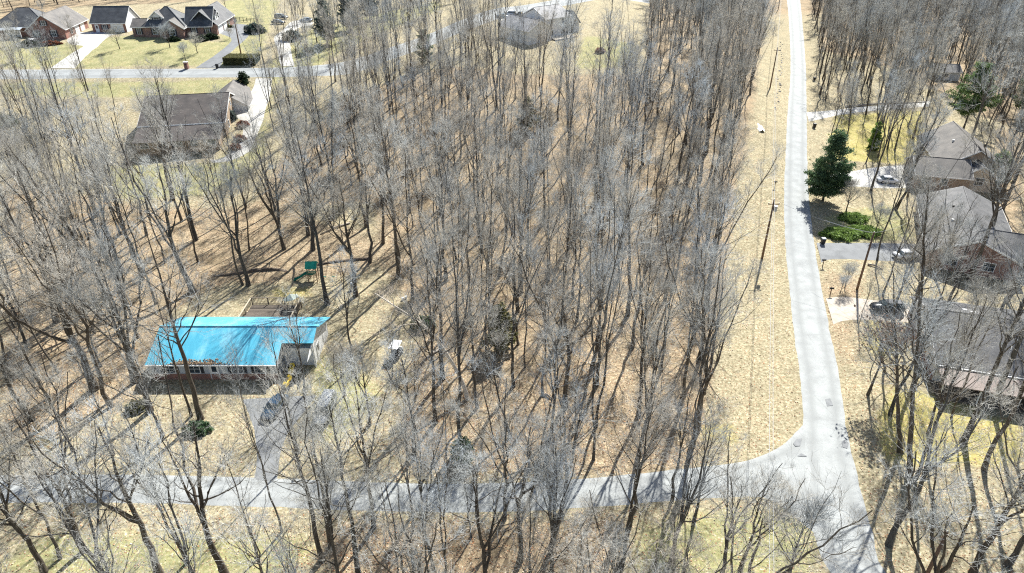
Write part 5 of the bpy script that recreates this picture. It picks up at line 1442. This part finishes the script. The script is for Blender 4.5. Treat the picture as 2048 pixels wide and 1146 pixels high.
def evergreen(name, at, hgt, rad, m_, label, cat='tree', dens=5200, loose=0.0, base=.12, leaf=.15, group=None, seed=1, full=0.0):
    """tapered trunk, whorled limbs, sprays of small leaves gathered on every limb"""
    g = np.random.default_rng(seed)
    e = tag(empty(name, tuple(at), random.uniform(0, 6.28)), label, cat, group)
    P0, R0 = trunk_line(g, hgt * .97, max(.05, hgt * .014), 9, .01)
    nb = int(34 + hgt * 3)
    T = np.sort(g.uniform(base, .98, nb)); az = np.arange(nb) * 2.4 + g.normal(0, .4, nb)
    prof = np.where(T < .3, .75 + .25 * (T - base) / max(.3 - base, .05), 1 - .85 * (np.maximum(T - .3, 0) / .7) ** (1.25 + .8 * full))
    L = rad * prof * g.uniform(.7 - .3 * loose, 1.15 + .2 * loose, nb)
    s = np.linspace(0, 1, 6)
    p0 = np.stack([np.zeros(nb), np.zeros(nb), T * hgt], -1)
    d = np.stack([np.cos(az), np.sin(az), np.full(nb, .1)], -1)
    B = p0[:, None] + d[:, None] * L[:, None, None] * s[None, :, None]
    B[..., 2] += (-.25 * s + .42 * s ** 2)[None] * L[:, None] + g.normal(0, .04, (nb, 6)) * L[:, None]
    Rb = np.maximum(.012, hgt * .0028) * (1 - .8 * s)[None].repeat(nb, 0)
    tr = link(bpy.data.objects.new('trunk', np_mesh('trunk', *join([tubes_np(P0, R0, 8), tubes_np(B, Rb, 4)]), BARK, True)), e)
    w = L / L.sum(); pick = g.choice(nb, dens, p=w)
    t = g.beta(2.2 - loose, 1.2, dens); f = t * 5; i0 = np.clip(f.astype(int), 0, 4); fr = (f - i0)[:, None]
    c = B[pick, i0] * (1 - fr) + B[pick, i0 + 1] * fr
    c = c + g.normal(0, 1, (dens, 3)) * np.array([1, 1, .55]) * (.10 + .13 * rad * (1 - .55 * t))[:, None] * (1 - .35 * loose)
    V, F_ = leaf_quads(c, leaf, g, 1.9)
    link(bpy.data.objects.new('crown', np_mesh('crown', V, F_, m_)), e)
    return e
def shrub(name, at, rx, ry, hz, m_, label, n=1500, leaf=.09, group=None, cat='shrub', seed=3):
    """several stems and a ragged mound of small leaves"""
    g = np.random.default_rng(seed)
    e = tag(empty(name, tuple(at), random.uniform(0, .3)), label, cat, group)
    st = []
    for i in range(7):
        a = i * 2.4; q = np.stack([np.linspace(0, rx * .6 * math.cos(a), 4), np.linspace(0, ry * .6 * math.sin(a), 4), np.linspace(-.1, hz * .8, 4)], -1)[None]
        st.append(tubes_np(q, np.linspace(.035, .012, 4)[None], 4))
    link(bpy.data.objects.new('stems', np_mesh('stems', *join(st), BARK)), e)
    u = unit(g.normal(0, 1, (n, 3))); u[:, 2] = np.abs(u[:, 2]); r = g.beta(4, 1.2, (n, 1)) * (1 + .22 * np.sin(u[:, :1] * 7 + 1) * np.cos(u[:, 1:2] * 6))
    c = u * r * np.array([rx, ry, hz]) + np.array([0, 0, .05])
    V, F_ = leaf_quads(c, leaf, g, 1.5)
    link(bpy.data.objects.new('foliage', np_mesh('foliage', V, F_, m_)), e)
    return e
evergreen('cedar_tree', P(1645, 402), 13.5, 3.7, CEDAR, 'dense green cedar beside the right road', dens=24000, leaf=.09, base=.1, seed=11, full=.35)
evergreen('pine_tree', P(1925, 262), 16, 5.0, PINE, 'loose green pine above the taupe roofed house', dens=11000, loose=.6, base=.25, leaf=.12, seed=12)
evergreen('pine_tree', P(2040, 235), 13, 4.0, PINE, 'green pine cut by the right edge', dens=8000, loose=.6, base=.2, leaf=.12, seed=13)
evergreen('pine_tree', P(1985, 372), 7, 3.0, PINE, 'low grey green pine over long grey roof', dens=2600, loose=.6, seed=14)
evergreen('cedar_tree', P(655, 88), 12, 3.4, BLUEC, 'dark cedar above ridge road, left of pair', dens=4200, seed=15)
evergreen('cedar_tree', P(700, 62), 12, 3.6, BLUEC, 'blue grey cedar clump top centre left', dens=4200, seed=16)
evergreen('cedar_tree', P(740, 40), 11, 3.4, BLUEC, 'blue grey cedar at right end of top clump', dens=3800, seed=17)
evergreen('cedar_tree', P(850, 130), 9, 2.4, CEDAR, 'slim cedar just below the ridge road bend', dens=2600, loose=.5, seed=18)
evergreen('cedar_tree', P(1000, 700), 7, 2.6, OLIVE, 'pale olive evergreen inside the central woods', dens=2600, loose=.6, seed=19)
evergreen('cedar_tree', P(1055, 260), 7, 2.6, OLIVE, 'dull green evergreen low in upper central woods', dens=2400, loose=.6, seed=20)
evergreen('cedar_tree', P(1745, 300), 6.5, 1.3, LIME, 'narrow green cedar on the yellow lawn', dens=1600, loose=.3, base=.03, seed=21)
evergreen('cedar_tree', P(925, 925), 3.2, 1.4, CEDAR, 'small dark cedar near side road, front of woods', dens=1200, base=.03, leaf=.1, seed=22)
evergreen('cedar_tree', P(488, 172), 3.4, 1.6, BOX, 'clipped dark evergreen between ridge road and pale drive', dens=1500, base=.02, leaf=.12, seed=23)
sh = [((1680, 470), 3.6, 2.4, .9, LIME, 'bright green thicket, left mound above asphalt drive'), ((1725, 465), 3.2, 2.4, .8, LIME, 'bright green thicket, right mound above asphalt drive'), ((1705, 438), 2.8, 2.2, .7, LIME, 'green thicket mound furthest from the asphalt drive'),
      ((1848, 440), 1.2, 1.0, 1.3, BOX, 'dark shrub against left wall of long grey house'), ((423, 78), 2.0, 1.2, 1.5, BOX, 'dark rounded shrub at garage corner of dormer house'), ((404, 82), 1.8, 1.2, 1.4, BOX, 'dark rounded shrub under dormer house right window'),
      ((348, 82), 1.8, 1.1, 1.2, BOX, 'low dark shrub under dormer house front gable'), ((463, 45), 1.5, 1.3, 2.2, BOX, 'round topiary beyond dormer house garage wing'), ((445, 56), 3.2, 1.0, 1.2, OLIVE, 'low shrub row along dormer house drive'),
      ((480, 208), 1.5, 1.3, 1.6, RUST, 'rusty red shrub by brown roof house garage'), ((486, 252), 1.3, 1.2, 1.1, RUST, 'reddish shrub, upper in bed beside pale drive'), ((480, 280), 1.3, 1.2, 1.0, RUST, 'reddish shrub, middle in bed beside pale drive'), ((470, 298), 1.3, 1.1, 1.0, RUST, 'reddish shrub, lowest in bed beside pale drive'),
      ((462, 240), 1.3, 1.2, 2.2, BLUEC, 'grey green shrub at right wall of brown roof house'), ((584, 80), 2.6, 2.2, 2.6, BLUEC, 'round grey shrub right of the top concrete drive'), ((510, 66), 3.0, 2.4, 2.6, BLUEC, 'large grey shrub between two top drives'),
      ((395, 862), 1.6, 1.1, 1.0, CEDAR, 'low green shrub before blue roof house'), ((275, 818), 1.2, 1.0, 1.0, OLIVE, 'small olive shrub left of blue roof front tree'), ((845, 655), 1.6, 1.4, 1.6, CEDAR, 'small green shrub at lawn edge of central woods'),
      ((1200, 105), 1.4, 1.2, 1.2, RUST, 'rusty shrub beside grey gable house lawn'), ((60, 92), 3.4, 1.2, 1.2, BOX, 'dark shrub bed before red brick house'), ((100, 90), 3.0, 1.1, 1.0, RUST, 'brown shrub row below red brick gable'), ((10, 250), 2.4, 2.0, 2.2, CEDAR, 'dark evergreen bush at left edge')]
for i, (bp_, rx, ry, hz, m_, lab) in enumerate(sh): shrub('shrub', P(*bp_), rx, ry, hz, m_, lab, int(500 + 900 * rx * hz), .075 + .012 * rx, 'garden shrubs', seed=30 + i)
# clipped hedge along the ridge road
a, b_ = P(447, 132), P(512, 130)
e = tag(empty('hedge', tuple((a + b_) / 2)), 'long clipped box hedge beside the ridge road', 'hedge')
g = np.random.default_rng(77); hl = (b_ - a).length
inner = MB(); inner.box(-hl / 2 + .1, hl / 2 - .1, .2, 4.8, 0, 1.75).build('core', BOX, e)
c = g.uniform((-hl / 2, 0, 0), (hl / 2, 5, 1.95), (9000, 3)); fc = g.integers(0, 4, 9000)
c[fc == 0, 1] = g.normal(.1, .08, (fc == 0).sum()); c[fc == 1, 2] = g.normal(1.85, .07, (fc == 1).sum()); c[fc == 2, 0] = -hl / 2 + g.normal(.1, .08, (fc == 2).sum()); c[fc == 3, 2] = g.normal(1.85, .07, (fc == 3).sum())
link(bpy.data.objects.new('foliage', np_mesh('foliage', *leaf_quads(c, .11, g, 1.4), OLIVE)), e)

# ------------------------------------------------------------------ FALLEN LEAVES AND LOGS
g = np.random.default_rng(91)
n = 90000
u, v = g.uniform(-60, 2110, n), g.uniform(330, 1180, n)
uu, vv = (u - 1024) / FPX, (v - 573) / FPX
t = CAM_H / (_S + vv * _C)
for _ in range(6):
    x, y = uu * t, t * (_C - vv * _S); t = (CAM_H - zt(x, y)) / (_S + vv * _C)
x, y = uu * t, t * (_C - vv * _S)
ix = np.clip(np.searchsorted(gx, x), 0, nxg - 1); iy = np.clip(np.searchsorted(gy, y), 0, nyg - 1)
keep = (g.random(n) < (.35 + .65 * M_L[iy, ix] - .15 * M_G[iy, ix]))
for r in ROADS: keep &= ~in_poly(x, y, r) | (g.random(n) < .012)
for z_ in HOUSE_ZONES: keep &= ~in_poly(x, y, z_) | (g.random(n) < .05)
x, y = x[keep], y[keep]; nL = len(x)
a = g.uniform(0, 6.28, nL); s = g.uniform(.03, .075, nL); tl = g.normal(0, .5, nL)
ca, sa = np.cos(a), np.sin(a); z = zt(x, y) + .04
d1 = np.stack([ca * s * 1.5, sa * s * 1.5, tl * s], -1); d2 = np.stack([-sa * s, ca * s, g.normal(0, .4, nL) * s], -1); c = np.stack([x, y, z], -1)
V = np.stack([c - d1, c + d2, c + d1, c - d2], 1).reshape(-1, 3)
LV = []
for nm, col in (('tan', (.50, .36, .23)), ('brown', (.27, .155, .09)), ('pale', (.70, .60, .46)), ('rust', (.40, .19, .09))): LV.append(mat('fallen_leaf_' + nm, col, .25, 1.0, rough=.85))
o = link(bpy.data.objects.new('fallen_leaves', np_mesh('fallen_leaves', V, np.arange(4 * nL).reshape(nL, 4), LV, False, g.choice(4, nL, p=[.42, .36, .08, .14])))); o['kind'] = 'stuff'; o['label'] = 'brown and tan leaves scattered over the ground'
LOGM = mat('log_bark', (.30, .26, .22), .35, 2.0, rough=.9, bump=.4)
for i, (p_, q_, lab) in enumerate((((700, 447), (640, 470), 'fallen log in clearing left of central woods'), ((150, 455), (182, 430), 'fallen log beside thick leaning trunk'), ((1085, 792), (1105, 800), 'pale fallen branch in front row of central woods'),
                              ((1735, 530), (1765, 540), 'fallen branch below the asphalt drive'), ((880, 700), (840, 730), 'brush log at woodland edge beyond the cart'), ((1400, 640), (1425, 600), 'fallen log near right side of central woods'), ((1690, 215), (1850, 205), 'long fallen trunk lying along upper concrete drive'))):
    A, B = P(*p_), P(*q_); mid = (A + B) / 2 + Vector((0, .3, .1))
    r_ = .16 if i != 6 else .26
    tag(MB().tube([A + Vector((0, 0, r_)), mid + Vector((0, 0, r_)), B + Vector((0, 0, r_ * .6))], [r_, r_ * .8, r_ * .45], 8).build('fallen_log', LOGM, None, True), lab, 'log', 'fallen logs')
